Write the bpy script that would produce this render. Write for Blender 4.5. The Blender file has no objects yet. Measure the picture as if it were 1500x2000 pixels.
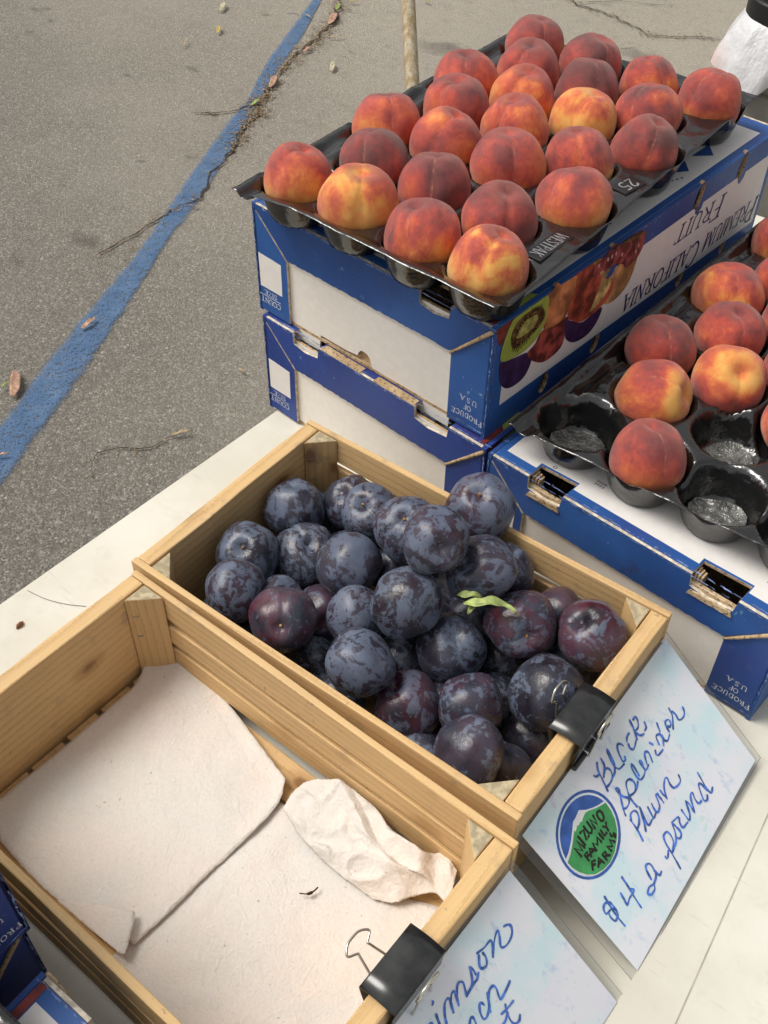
import bpy, bmesh, math, random
from mathutils import Vector, Matrix, noise as mnoise
from mathutils.geometry import tessellate_polygon

random.seed(11)
scene = bpy.context.scene
COL = scene.collection

CAM = {"C":[0.5212,-0.3451,0.7861],"R":[[0.792413,0.609847,0.012959],[0.445666,-0.564314,-0.694933],[-0.41649,0.55645,-0.718957]],"f":2092.54}
DIM = {"L":0.3826,"W":0.231,"H":0.1128,"te":0.0164,"ts":0.0066,"a":0.3,"b":0.4968,"h":0.1236,"c2x":0.0037,"c2y":-0.2336,"c2t":-0.0259,"ux":-0.1451,"uy":0.3219,"ut":-0.0846,"lx":-0.1358,"ly":0.3149,"lt":-0.0938,"bx":0.1669,"by":0.285,"bt":-0.0857,"tx0":-0.1415,"tt":1.5215}
PEACH_TOP = [[0.0323,0.4036,0.0334],[0.1055,0.4095,0.0337],[0.1788,0.4103,0.0311],[0.2443,0.4236,0.0331],[0.033,0.2811,0.0338],[0.0682,0.3465,0.0344],[0.1389,0.3548,0.0335],[0.2172,0.3495,0.0339],[0.0669,0.225,0.0346],[0.1028,0.2901,0.0341],[0.1763,0.2931,0.0346],[0.2535,0.2877,0.0324],[0.0406,0.1487,0.0332],[0.107,0.1612,0.0345],[0.1377,0.2317,0.0342],[0.2211,0.2217,0.0333],[0.0806,0.0868,0.0331],[0.1531,0.0904,0.0326],[0.1783,0.167,0.0359],[0.2623,0.1572,0.0348],[0.0516,0.0151,0.0319],[0.1231,0.0205,0.0355],[0.1998,0.0209,0.0333],[0.2317,0.0858,0.034],[0.2708,0.023,0.0339]]
PEACH_SIDE = [[0.0541,0.3157,0.0354],[0.052,0.1915,0.0333],[0.0882,0.2593,0.0334],[0.0843,0.1302,0.0337],[0.1233,0.1954,0.0347],[0.1256,0.0575,0.0321],[0.0472,0.4473,0.0344],[0.0876,0.3789,0.0349],[0.1279,0.3223,0.0344],[0.164,0.2569,0.0337],[0.2005,0.1846,0.0328]]
CUPS_SIDE_EMPTY = [[0.056,0.0574],[0.1723,0.1408],[0.2064,0.0685]]
TRAY_TOP = [[0.0172,-0.0397],[0.3203,-0.0386],[0.2743,0.4773],[-0.0155,0.4259]]
TRAY_SIDE = [[0.0091,0.0088],[0.2548,0.0305],[0.0198,0.464],[0.0426,0.2275]]
EMB = [[0.2857,0.0607],[0.2844,0.1106],[0.2775,0.2005],[0.2807,0.2385]]
PLUMS = [[0.0423,0.1567,0.0763,0.0274],[0.0515,0.0837,0.0837,0.0274],[0.0779,0.1976,0.0714,0.0263],[0.1154,0.1774,0.0995,0.0264],[0.0847,0.1233,0.0698,0.0293],[0.1635,0.1661,0.1196,0.0288],[0.2129,0.1346,0.167,0.0265],[0.2004,0.2221,0.1248,0.03],[0.1357,0.1216,0.0936,0.029],[0.0794,0.0402,0.0944,0.0274],[0.132,0.0402,0.0977,0.0271],[0.241,0.159,0.1295,0.0282],[0.1285,0.0942,0.0485,0.026],[0.1726,0.0845,0.0888,0.0254],[0.2115,0.0997,0.1204,0.0286],[0.2492,0.1125,0.0806,0.0284],[0.287,0.1574,0.0956,0.0284],[0.2982,0.2015,0.0763,0.0225],[0.3379,0.1822,0.0977,0.0281],[0.2082,0.0453,0.096,0.027],[0.1551,0.0508,0.0484,0.0207],[0.2466,0.0577,0.0575,0.028],[0.2907,0.0811,0.0721,0.0259],[0.3366,0.1163,0.0893,0.0303],[0.3172,0.0389,0.0836,0.0269],[0.3361,0.109,0.0356,0.0258],[0.2113,0.0983,0.0447,0.0243],[0.1506,0.1669,0.0599,0.0248],[0.1999,0.1787,0.0567,0.0254],[0.244,0.1983,0.0947,0.0262],[0.3372,0.0638,0.0455,0.022],[0.241,0.1596,0.0676,0.0227]]
PLUM_FILL = [[0.0563,0.0336,0.0376],[0.094,0.0357,0.0373],[0.1897,0.0353,0.0393],[0.2784,0.0327,0.0385],[0.0549,0.0756,0.0371],[0.1755,0.0759,0.0356],[0.0936,0.0831,0.0379],[0.2636,0.0888,0.0392],[0.0449,0.1162,0.0366],[0.1614,0.1134,0.0355],[0.2912,0.1139,0.0371],[0.1108,0.1284,0.035],[0.2406,0.1284,0.0389],[0.187,0.1431,0.0385],[0.0585,0.151,0.0407],[0.2769,0.1519,0.0372],[0.3204,0.1513,0.0388],[0.0972,0.1699,0.039],[0.2405,0.1806,0.037],[0.0456,0.1956,0.0358],[0.2784,0.1908,0.0359],[0.3235,0.1906,0.0392],[0.1051,0.0621,0.0726],[0.2113,0.1287,0.0668],[0.1229,0.1925,0.0646]]
PLUM_AX = {"0":[-0.1644,0.1785,0.9701],"2":[-0.1941,-0.4281,0.8827],"3":[-0.0249,-0.514,0.8574],"7":[0.1008,-0.3577,0.9284],"6":[0.6148,-0.584,0.5301],"10":[0.5031,-0.6153,0.6069],"16":[0.5875,-0.6343,0.5024],"18":[-0.353,-0.3903,0.8503],"21":[-0.3783,-0.165,0.9109],"5":[0.1257,-0.3411,0.9316],"1":[0.2044,-0.4379,0.8755],"4":[0.3146,-0.1414,0.9386],"11":[-0.177,-0.6391,0.7485],"12":[0.6323,-0.515,0.5788],"15":[0.2226,-0.1541,0.9627]}
INK1 = {"BLACK":[[[88.1,14.2],[86.9,15.4],[85.7,16.6],[84.7,17.9],[83.9,19.6],[83.4,21.5],[82.8,23.4],[82.2,25.2],[81.7,27.0],[81.1,28.7],[80.6,30.5],[80.0,32.3],[79.4,34.1]],[[78.6,18.1],[78.7,18.7],[78.8,19.3],[79.2,19.8],[80.0,20.2],[81.0,20.6],[82.1,20.9]],[[93.2,14.5],[92.9,16.0],[92.6,17.5],[92.2,18.9],[91.5,20.1],[90.7,21.2],[89.8,22.1],[88.7,22.9],[87.5,23.5],[86.4,24.0],[85.6,24.5],[85.0,24.9],[84.3,25.3]],[[89.2,22.2],[90.4,22.7],[91.6,23.2],[92.5,23.9],[93.0,25.1],[93.2,26.6],[92.9,28.0],[92.2,29.3],[91.1,30.6],[89.7,31.5],[88.0,32.1],[86.0,32.4],[84.2,32.4],[82.7,32.3],[81.5,31.9],[80.2,31.5]],[[89.7,31.5],[91.4,31.3],[93.1,31.1],[94.8,30.5],[96.3,29.5],[97.8,28.1],[99.1,26.6],[100.1,24.8],[101.0,22.9],[101.7,20.9],[102.4,18.7],[102.9,16.4],[103.2,14.8],[103.2,14.2],[102.9,14.2],[102.5,14.7],[102.1,15.4],[101.5,16.5],[100.9,18.0],[100.2,20.1],[99.3,22.5],[98.7,24.7],[98.4,26.3],[98.3,27.7],[98.4,28.9],[98.9,30.1],[99.5,31.2],[100.6,32.1],[102.3,32.5],[104.3,32.7],[106.4,32.8]],[[116.7,23.6],[116.5,22.7],[116.2,21.7],[115.7,20.8],[115.0,20.1],[114.2,19.4],[113.2,19.2],[112.3,19.7],[111.3,20.5],[110.4,21.7],[109.5,23.3],[108.7,25.2],[108.1,27.0],[107.5,28.6],[107.1,30.1],[107.1,31.1],[107.9,31.6],[109.1,31.7],[110.1,31.5],[110.6,31.1],[110.9,30.5],[111.2,29.9]],[[128.2,21.6],[127.0,21.6],[125.9,21.7],[124.8,21.9],[123.8,22.5],[122.8,23.3],[121.8,24.1]],[[121.3,26.4],[120.8,27.3],[120.3,28.2],[120.1,29.1],[120.3,30.2],[120.8,31.3],[121.5,32.1],[122.5,32.3],[123.7,32.1],[125.0,31.8],[126.4,31.2],[127.8,30.5],[129.3,29.8]],[[136.7,15.8],[136.1,17.8],[135.5,19.9],[134.7,22.1],[133.5,24.6],[132.1,27.2],[130.6,29.9]],[[139.9,17.8],[141.1,17.6],[142.3,17.5],[143.1,17.7],[143.3,18.7],[143.1,20.0],[142.5,21.4],[141.5,22.7],[140.1,24.1],[138.6,24.9],[137.1,25.1],[135.4,24.8],[133.7,24.5]],[[133.6,26.4],[134.2,27.9],[134.8,29.4],[135.6,30.5],[136.7,31.3],[137.9,31.7],[139.2,32.1]],[[146.6,27.0],[146.0,28.3],[145.4,29.6],[144.7,30.6],[143.7,30.9],[142.6,31.0],[141.5,31.0]]],"SPLENDOR":[[[89.7,51.5],[88.7,50.2],[87.7,48.9],[86.8,47.5],[86.2,45.9],[85.7,44.1],[85.4,42.5],[85.4,41.0],[85.5,39.6],[85.8,38.8],[86.5,38.7],[87.3,39.0],[87.8,39.7],[87.8,40.4],[87.5,41.4],[86.8,42.7],[85.6,44.5],[84.0,46.6],[82.5,48.8],[81.0,51.0],[79.6,53.3],[78.5,55.1],[78.0,56.2],[77.8,56.9],[77.6,57.6]],[[89.7,51.5],[89.0,52.5],[88.4,53.6],[87.4,54.4],[86.0,54.8],[84.2,55.0],[82.7,54.9],[81.5,54.4],[80.6,53.6],[79.6,52.9]],[[90.7,61.4],[90.6,58.6],[90.6,55.8],[90.8,53.3],[91.5,51.0],[92.5,48.9],[93.6,47.1],[94.6,45.4],[95.8,44.0],[97.0,43.0],[98.4,42.7],[99.9,42.9],[101.1,43.5],[102.0,44.5],[102.6,45.9],[102.9,47.3],[102.8,48.6],[102.4,50.0],[101.6,51.2],[100.4,52.1],[99.0,52.7],[97.4,53.0],[95.6,52.8],[93.7,52.2],[91.8,51.6]],[[92.5,52.0],[94.3,52.6],[96.1,53.2],[97.9,53.5],[99.6,53.3],[101.3,52.9],[102.8,52.3],[103.8,51.8],[104.7,51.2],[105.6,50.6]],[[110.4,48.6],[111.0,45.9],[111.5,43.2],[111.9,41.0],[112.1,39.3],[112.0,38.1],[111.8,37.5],[111.1,38.1],[110.1,39.3],[109.3,40.8],[108.8,42.5],[108.3,44.5],[108.1,46.3],[107.9,48.1],[108.0,49.7],[108.5,51.0],[109.5,51.8],[111.0,52.1],[112.7,52.2],[114.3,51.9],[116.2,51.2],[118.0,50.6]],[[117.8,50.4],[117.9,48.8],[118.0,47.1],[118.2,45.6],[118.5,44.1],[118.8,42.9],[119.1,42.1],[119.6,42.1],[120.0,42.6],[120.1,43.6],[119.4,45.6],[118.4,48.0],[118.0,49.9],[118.6,50.6],[119.8,50.8],[120.9,50.8],[121.7,50.6],[122.5,50.3],[123.3,50.0]],[[123.3,48.2],[124.2,46.7],[125.0,45.1],[125.9,43.9],[126.7,42.8],[127.5,42.0],[128.4,41.7],[129.4,42.0],[130.5,42.7],[131.1,43.7],[131.0,44.9],[130.6,46.4],[130.0,47.8],[129.4,49.0],[128.8,50.2],[128.2,51.5]],[[137.9,40.5],[139.2,43.4]],[[137.3,48.0],[136.7,48.9],[136.0,49.7],[135.7,50.5],[135.7,51.3],[136.0,51.9],[137.0,52.5],[138.7,52.7],[141.1,52.9],[143.5,53.0]],[[144.0,47.7],[144.8,45.6],[145.5,43.4],[146.4,41.9],[147.4,41.6],[148.6,41.9],[149.5,42.3],[150.1,42.6],[150.5,43.1],[150.9,43.5]],[[150.9,43.5],[150.8,45.0],[150.6,46.4],[150.2,47.8],[149.2,49.1],[147.8,50.3],[146.5,51.6]],[[155.5,36.1],[152.7,42.1]],[[151.7,45.7],[151.3,47.3],[150.9,48.8],[150.8,50.1],[151.3,51.1],[152.1,51.8],[153.2,52.2],[154.6,51.9],[156.3,51.3],[158.0,50.7]],[[159.6,49.0],[159.9,47.4],[160.2,45.9],[160.6,44.5],[161.2,43.1],[162.0,42.0],[162.9,41.3],[164.3,41.3],[165.8,41.8],[166.8,42.5],[167.0,43.6],[166.8,44.9],[166.3,45.9],[165.5,46.6],[164.3,47.0],[163.4,47.0],[162.7,46.5],[162.1,45.6],[161.5,44.7]],[[174.2,37.3],[173.7,39.2],[173.2,41.1],[172.6,42.8],[171.6,44.1],[170.5,45.2],[169.2,46.3],[167.8,47.6],[166.1,49.0],[164.5,50.4]],[[174.6,41.2],[175.0,42.5],[175.4,43.8],[175.6,45.2],[175.2,46.9],[174.6,48.7],[174.7,50.2],[176.0,51.2],[177.9,51.8],[179.7,52.1],[181.3,51.9],[182.7,51.3],[183.9,50.5],[184.7,49.5],[185.3,48.2],[185.8,47.0]]],"PLUM":[[[75.1,80.8],[75.8,78.5],[76.5,76.2],[77.1,73.9],[77.5,71.8],[77.8,69.8],[78.0,67.9],[78.1,66.1],[78.1,64.5],[78.2,62.9]],[[78.5,64.0],[79.5,62.7],[80.5,61.3],[81.7,60.5],[83.3,60.4],[85.0,60.7],[86.3,61.4],[87.0,62.4],[87.3,63.7],[87.1,65.1],[86.3,66.7],[85.1,68.4],[83.6,69.8],[82.0,70.7],[80.2,71.3],[78.3,71.9]],[[82.7,78.6],[83.9,77.1],[85.0,75.6],[86.2,73.9],[87.4,71.9],[88.5,69.7],[89.6,67.6],[90.7,65.7],[91.6,63.8],[92.2,62.9],[92.2,63.3],[91.9,64.6],[91.3,66.3],[90.2,68.8],[88.9,71.7],[88.0,74.2],[87.6,76.0],[87.6,77.3],[88.1,78.2],[89.7,78.4],[91.8,78.2],[93.6,77.9],[94.5,78.0],[95.1,78.1],[95.7,78.1]],[[97.8,69.3],[97.3,71.3],[96.7,73.3],[96.2,75.0],[95.8,76.5],[95.4,77.7],[95.6,78.4],[96.6,78.5],[98.2,78.1],[99.7,77.7]],[[102.6,70.1],[102.0,71.9],[101.4,73.7],[101.1,75.3],[101.1,76.7],[101.3,77.9],[102.0,78.6],[103.4,78.6],[105.2,78.1],[106.8,77.2],[107.8,75.8],[108.6,74.1],[109.3,72.5],[109.8,71.2],[110.1,70.0],[110.6,69.3],[111.2,69.3],[112.0,69.8],[112.8,70.2]],[[112.4,71.1],[112.4,72.5],[112.4,73.9],[112.4,75.2],[112.2,76.3],[112.0,77.4],[111.9,78.5]],[[116.7,70.4],[116.6,71.9],[116.5,73.3],[116.5,74.7],[116.6,76.1],[116.7,77.6],[116.9,79.0]],[[116.9,78.1],[118.3,75.9],[119.6,73.7],[121.2,71.8],[123.3,70.2],[125.5,68.9],[127.3,68.2],[128.4,68.3],[129.1,68.9],[129.4,69.9],[129.0,71.1],[128.3,72.7],[127.7,74.3],[127.6,75.9],[127.6,77.4],[128.1,78.7],[129.3,79.6],[131.0,80.3],[132.7,80.7],[134.5,80.9],[136.3,80.8],[137.8,80.3],[138.7,79.2],[139.2,77.8],[139.7,76.3]]],"POUND":[[[85.0,120.2],[85.5,118.1],[86.0,116.0],[86.5,113.6],[87.1,110.9],[87.7,107.9],[88.2,105.1],[88.7,102.5],[89.0,100.1],[89.6,97.9],[90.3,96.1],[91.1,94.7],[92.1,93.7],[93.7,93.3],[95.4,93.4],[96.8,93.9],[97.5,95.1],[97.7,96.7],[97.7,98.4],[97.3,100.2],[96.5,102.2],[95.4,103.8],[93.6,105.0],[91.5,105.9],[89.4,106.8]],[[86.8,103.6],[85.5,104.5],[84.3,105.3],[83.2,105.9],[82.3,106.2],[81.6,106.2],[81.2,105.9],[81.1,105.4],[81.2,104.7],[81.4,104.0]],[[89.2,107.0],[92.1,106.5],[95.0,106.1],[97.6,105.2],[99.7,103.6],[101.5,101.6],[103.0,99.5],[104.1,97.2],[105.0,94.8],[105.6,93.7],[106.1,94.6],[106.4,96.7],[106.6,98.9],[106.8,100.9],[106.8,103.0],[106.4,104.7],[105.4,105.8],[104.0,106.4],[102.7,106.5],[101.7,105.9],[100.9,104.7],[100.1,103.5]],[[105.8,93.3],[108.9,94.0],[112.1,94.7],[114.0,95.6],[113.9,96.8],[112.5,98.0],[111.4,99.4],[110.9,100.9],[110.6,102.6],[111.1,103.8],[112.8,104.4],[115.2,104.5],[117.6,104.7]],[[120.5,94.6],[120.4,95.8],[120.3,97.0],[120.2,98.5],[119.9,100.9],[119.6,103.5],[119.8,105.1],[120.9,105.1],[122.5,104.0],[124.1,102.5],[125.3,100.5],[126.5,98.1],[127.4,96.2],[128.1,95.1],[128.5,94.5],[129.0,93.8]],[[129.0,93.8],[129.3,95.1],[129.7,96.5],[129.8,98.1],[129.3,100.9],[128.6,104.0],[128.5,105.5],[129.5,104.2],[131.1,101.3],[132.6,98.7],[133.9,96.9],[135.1,95.4],[136.2,94.4],[137.5,94.0],[138.6,94.2],[139.2,94.8],[138.8,96.1],[137.8,97.8],[137.1,99.6],[136.8,101.3],[136.8,103.0],[137.2,104.3],[138.2,104.8],[139.5,105.0],[140.9,105.1]],[[151.7,104.2],[151.6,101.4],[151.5,98.6],[151.1,96.6],[150.4,95.6],[149.5,95.4],[148.5,95.8],[147.5,97.0],[146.5,98.9],[145.5,100.8],[144.5,102.9],[143.5,105.1],[143.1,106.9],[143.7,108.0],[144.9,108.6],[146.0,108.8],[147.0,108.4],[148.0,107.6],[149.0,106.8]],[[155.7,89.4],[155.1,92.0],[154.6,94.6],[154.0,97.2],[153.4,100.0],[152.9,102.8],[152.7,105.2],[152.7,106.9],[153.0,108.1],[153.7,108.8],[154.8,108.7],[156.3,108.0],[157.8,107.3]]],"DOLLAR":[[[18.8,79.9],[18.3,82.5],[17.8,85.1],[17.4,87.8],[17.0,90.7],[16.6,93.5],[16.3,96.5],[16.2,99.6],[16.2,102.7],[16.2,105.8]],[[19.6,91.0],[19.5,89.1],[19.5,87.1],[19.1,85.5],[18.1,84.2],[16.7,83.3],[15.3,82.7],[14.0,82.8],[12.7,83.4],[11.7,84.2],[11.0,85.5],[10.6,87.0],[10.9,88.2],[12.4,88.8],[14.7,89.0],[16.6,89.5],[17.8,90.2],[18.7,91.2],[19.1,92.3],[18.9,93.7],[18.3,95.2],[17.4,96.4],[15.9,97.2],[14.2,97.5],[12.9,97.3],[12.2,96.2],[11.9,94.4],[11.8,92.9],[11.9,91.7],[12.3,90.7],[12.7,89.7]],[[40.5,83.0],[40.1,86.4],[39.7,89.7],[39.2,92.9],[38.7,95.8],[38.1,98.5],[37.6,101.1],[37.2,103.9],[36.9,106.6],[36.6,109.3]],[[31.0,89.1],[30.6,90.7],[30.3,92.3],[30.0,93.9],[29.4,95.7],[28.9,97.5],[29.0,98.6],[30.1,98.5],[31.8,97.8],[33.9,97.2],[36.5,97.1],[39.5,97.2],[41.5,97.0],[41.8,96.4],[41.0,95.5],[40.2,94.6]],[[58.8,103.9],[59.4,101.4],[60.0,99.0],[60.6,97.0],[61.4,95.5],[62.2,94.6],[63.2,94.2],[64.4,94.4],[65.8,95.1],[66.6,96.3],[66.8,97.9],[66.6,99.9],[66.1,101.8],[65.6,103.4],[64.8,104.9],[63.8,106.1],[62.2,106.9],[60.2,107.4],[58.2,107.9]],[[65.9,102.4],[66.0,104.5],[66.1,106.6],[66.6,108.0],[67.5,108.4],[68.9,108.1],[70.2,107.8]],[[58.0,108.1],[57.2,109.1],[56.5,110.2],[55.4,110.9],[53.9,111.2],[52.1,111.1],[50.6,110.8],[49.5,110.0],[48.7,108.9],[48.5,107.9],[49.5,107.1],[51.1,106.4],[52.9,106.1],[54.5,106.4],[56.3,107.3],[58.0,108.1]]]}
LOGO_TXT = [[[25.5,46.1],[25.3,38.2],[29.4,44.8],[30.9,36.4],[32.2,44.5]],[[34.0,35.5],[34.1,43.5]],[[37.5,35.2],[41.1,35.8],[37.6,42.6],[41.4,42.1]],[[43.2,34.7],[42.8,40.5],[44.6,42.6],[47.2,41.2],[47.9,34.7]],[[49.5,42.6],[50.9,35.2],[53.4,42.7],[55.3,35.8]],[[60.4,37.0],[62.5,37.9],[62.9,40.6],[61.8,43.4],[59.3,44.8],[57.8,43.7],[57.5,40.7],[58.3,37.7],[60.4,37.0]],[[28.1,53.0],[28.2,47.7],[31.2,48.2]],[[28.4,50.1],[31.0,50.5]],[[31.8,52.8],[34.6,48.0],[38.5,53.5]],[[33.4,50.9],[36.2,51.7]],[[38.0,53.3],[40.0,47.8],[42.0,52.0],[46.1,48.0],[46.2,52.8]],[[49.3,48.0],[49.2,52.7]],[[52.2,47.6],[51.7,52.6],[54.7,52.5]],[[55.8,47.3],[57.7,49.7],[59.9,47.6]],[[57.7,49.7],[57.3,52.7]],[[25.7,59.8],[29.4,55.5],[32.0,57.1]],[[27.7,57.5],[30.0,58.7]],[[30.8,62.1],[35.8,58.3],[36.5,64.0]],[[32.6,61.0],[36.1,61.5]],[[39.9,64.5],[39.9,59.2],[43.7,60.1],[43.0,62.4],[40.2,62.0]],[[41.6,62.1],[44.5,64.6]],[[47.9,63.6],[47.2,58.9],[51.2,62.6],[52.9,57.6],[55.0,61.7]],[[57.9,60.2],[60.0,59.3],[59.7,57.4],[57.4,58.3],[55.8,57.2],[56.7,55.3]]]
LOGO = {"ring_out":[[63.5,63.2],[59.3,66.1],[54.6,68.4],[49.7,70.0],[44.6,70.8],[39.5,71.0],[34.5,70.4],[29.7,69.1],[25.2,67.1],[21.2,64.5],[17.7,61.4],[14.8,57.8],[12.5,53.8],[11.0,49.6],[10.3,45.1],[10.3,40.6],[11.0,36.1],[12.5,31.7],[14.8,27.6],[17.6,23.8],[21.1,20.3],[25.1,17.4],[29.6,15.1],[34.3,13.4],[39.3,12.3],[44.4,12.0],[49.4,12.4],[54.3,13.5],[59.0,15.3],[63.2,17.8],[66.9,20.8],[70.0,24.4],[72.5,28.5],[74.2,32.9],[75.0,37.5],[75.1,42.2],[74.3,46.9],[72.7,51.5],[70.3,55.8],[67.2,59.7]],"ring_in":[[61.8,61.5],[57.9,64.2],[53.5,66.3],[49.0,67.8],[44.2,68.7],[39.5,68.8],[34.8,68.3],[30.4,67.1],[26.2,65.4],[22.5,63.0],[19.2,60.1],[16.5,56.8],[14.5,53.1],[13.1,49.2],[12.4,45.0],[12.5,40.8],[13.2,36.6],[14.6,32.6],[16.7,28.7],[19.4,25.1],[22.7,21.9],[26.4,19.2],[30.6,17.0],[35.0,15.4],[39.7,14.4],[44.4,14.1],[49.1,14.4],[53.6,15.4],[57.9,17.1],[61.8,19.4],[65.3,22.2],[68.1,25.5],[70.4,29.3],[71.9,33.3],[72.7,37.6],[72.7,42.0],[71.9,46.4],[70.4,50.6],[68.1,54.6],[65.3,58.3]],"sky":[[60.8,60.7],[57.1,63.2],[53.0,65.3],[48.7,66.7],[44.2,67.5],[39.7,67.6],[35.3,67.1],[31.0,66.0],[27.1,64.3],[23.5,62.0],[20.5,59.3],[17.9,56.1],[15.9,52.6],[14.6,48.9],[14.0,45.0],[14.0,41.0],[14.7,37.0],[16.0,33.1],[18.0,29.5],[20.6,26.1],[23.6,23.1],[27.2,20.5],[31.1,18.4],[35.3,16.9],[39.7,16.0],[44.2,15.7],[48.6,16.0],[53.0,17.0],[57.0,18.6],[60.7,20.7],[64.0,23.4],[66.7,26.6],[68.8,30.2],[70.3,34.0],[71.0,38.1],[71.1,42.2],[70.3,46.4],[68.9,50.4],[66.8,54.2],[64.1,57.6]],"white":[[70.8,36.5],[65.5,34.8],[60.3,32.4],[54.3,28.8],[49.0,24.0],[45.8,24.7],[41.7,25.5],[39.0,25.5],[33.1,29.4],[25.7,33.7],[19.3,36.5],[14.2,37.7],[12.7,45.2],[15.0,52.2],[19.2,59.0],[24.3,63.9],[31.6,67.0],[40.7,68.8],[50.6,67.4],[59.4,62.6],[63.8,58.7],[68.8,52.0],[71.2,45.5]],"green":[[13.6,40.3],[20.1,38.4],[27.6,34.7],[35.1,30.0],[35.1,31.7],[39.9,29.9],[40.6,31.0],[43.1,30.2],[45.1,31.2],[47.5,30.2],[51.8,29.5],[55.2,30.7],[61.8,34.5],[66.6,36.5],[71.1,38.2],[70.5,45.3],[68.2,51.9],[63.5,58.3],[58.9,62.0],[49.8,66.7],[40.6,68.2],[32.1,66.6],[24.9,63.4],[19.8,58.6],[15.7,51.6],[13.9,45.5]]}
SIGN1 = {"O":[0.3846,0.0084,0.0807],"e1":[0.0,0.9997,0.0224],"e2":[0.8014,0.0134,-0.5979],"n":[0.5981,-0.0179,0.8012],"out":[[0.0,0.0],[217.5,-0.0],[210.1,127.7],[0.6,133.4]]}
FILM1 = [[-11.2,-0.1],[227.0,-0.3],[219.8,133.0],[3.3,164.8]]
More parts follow.
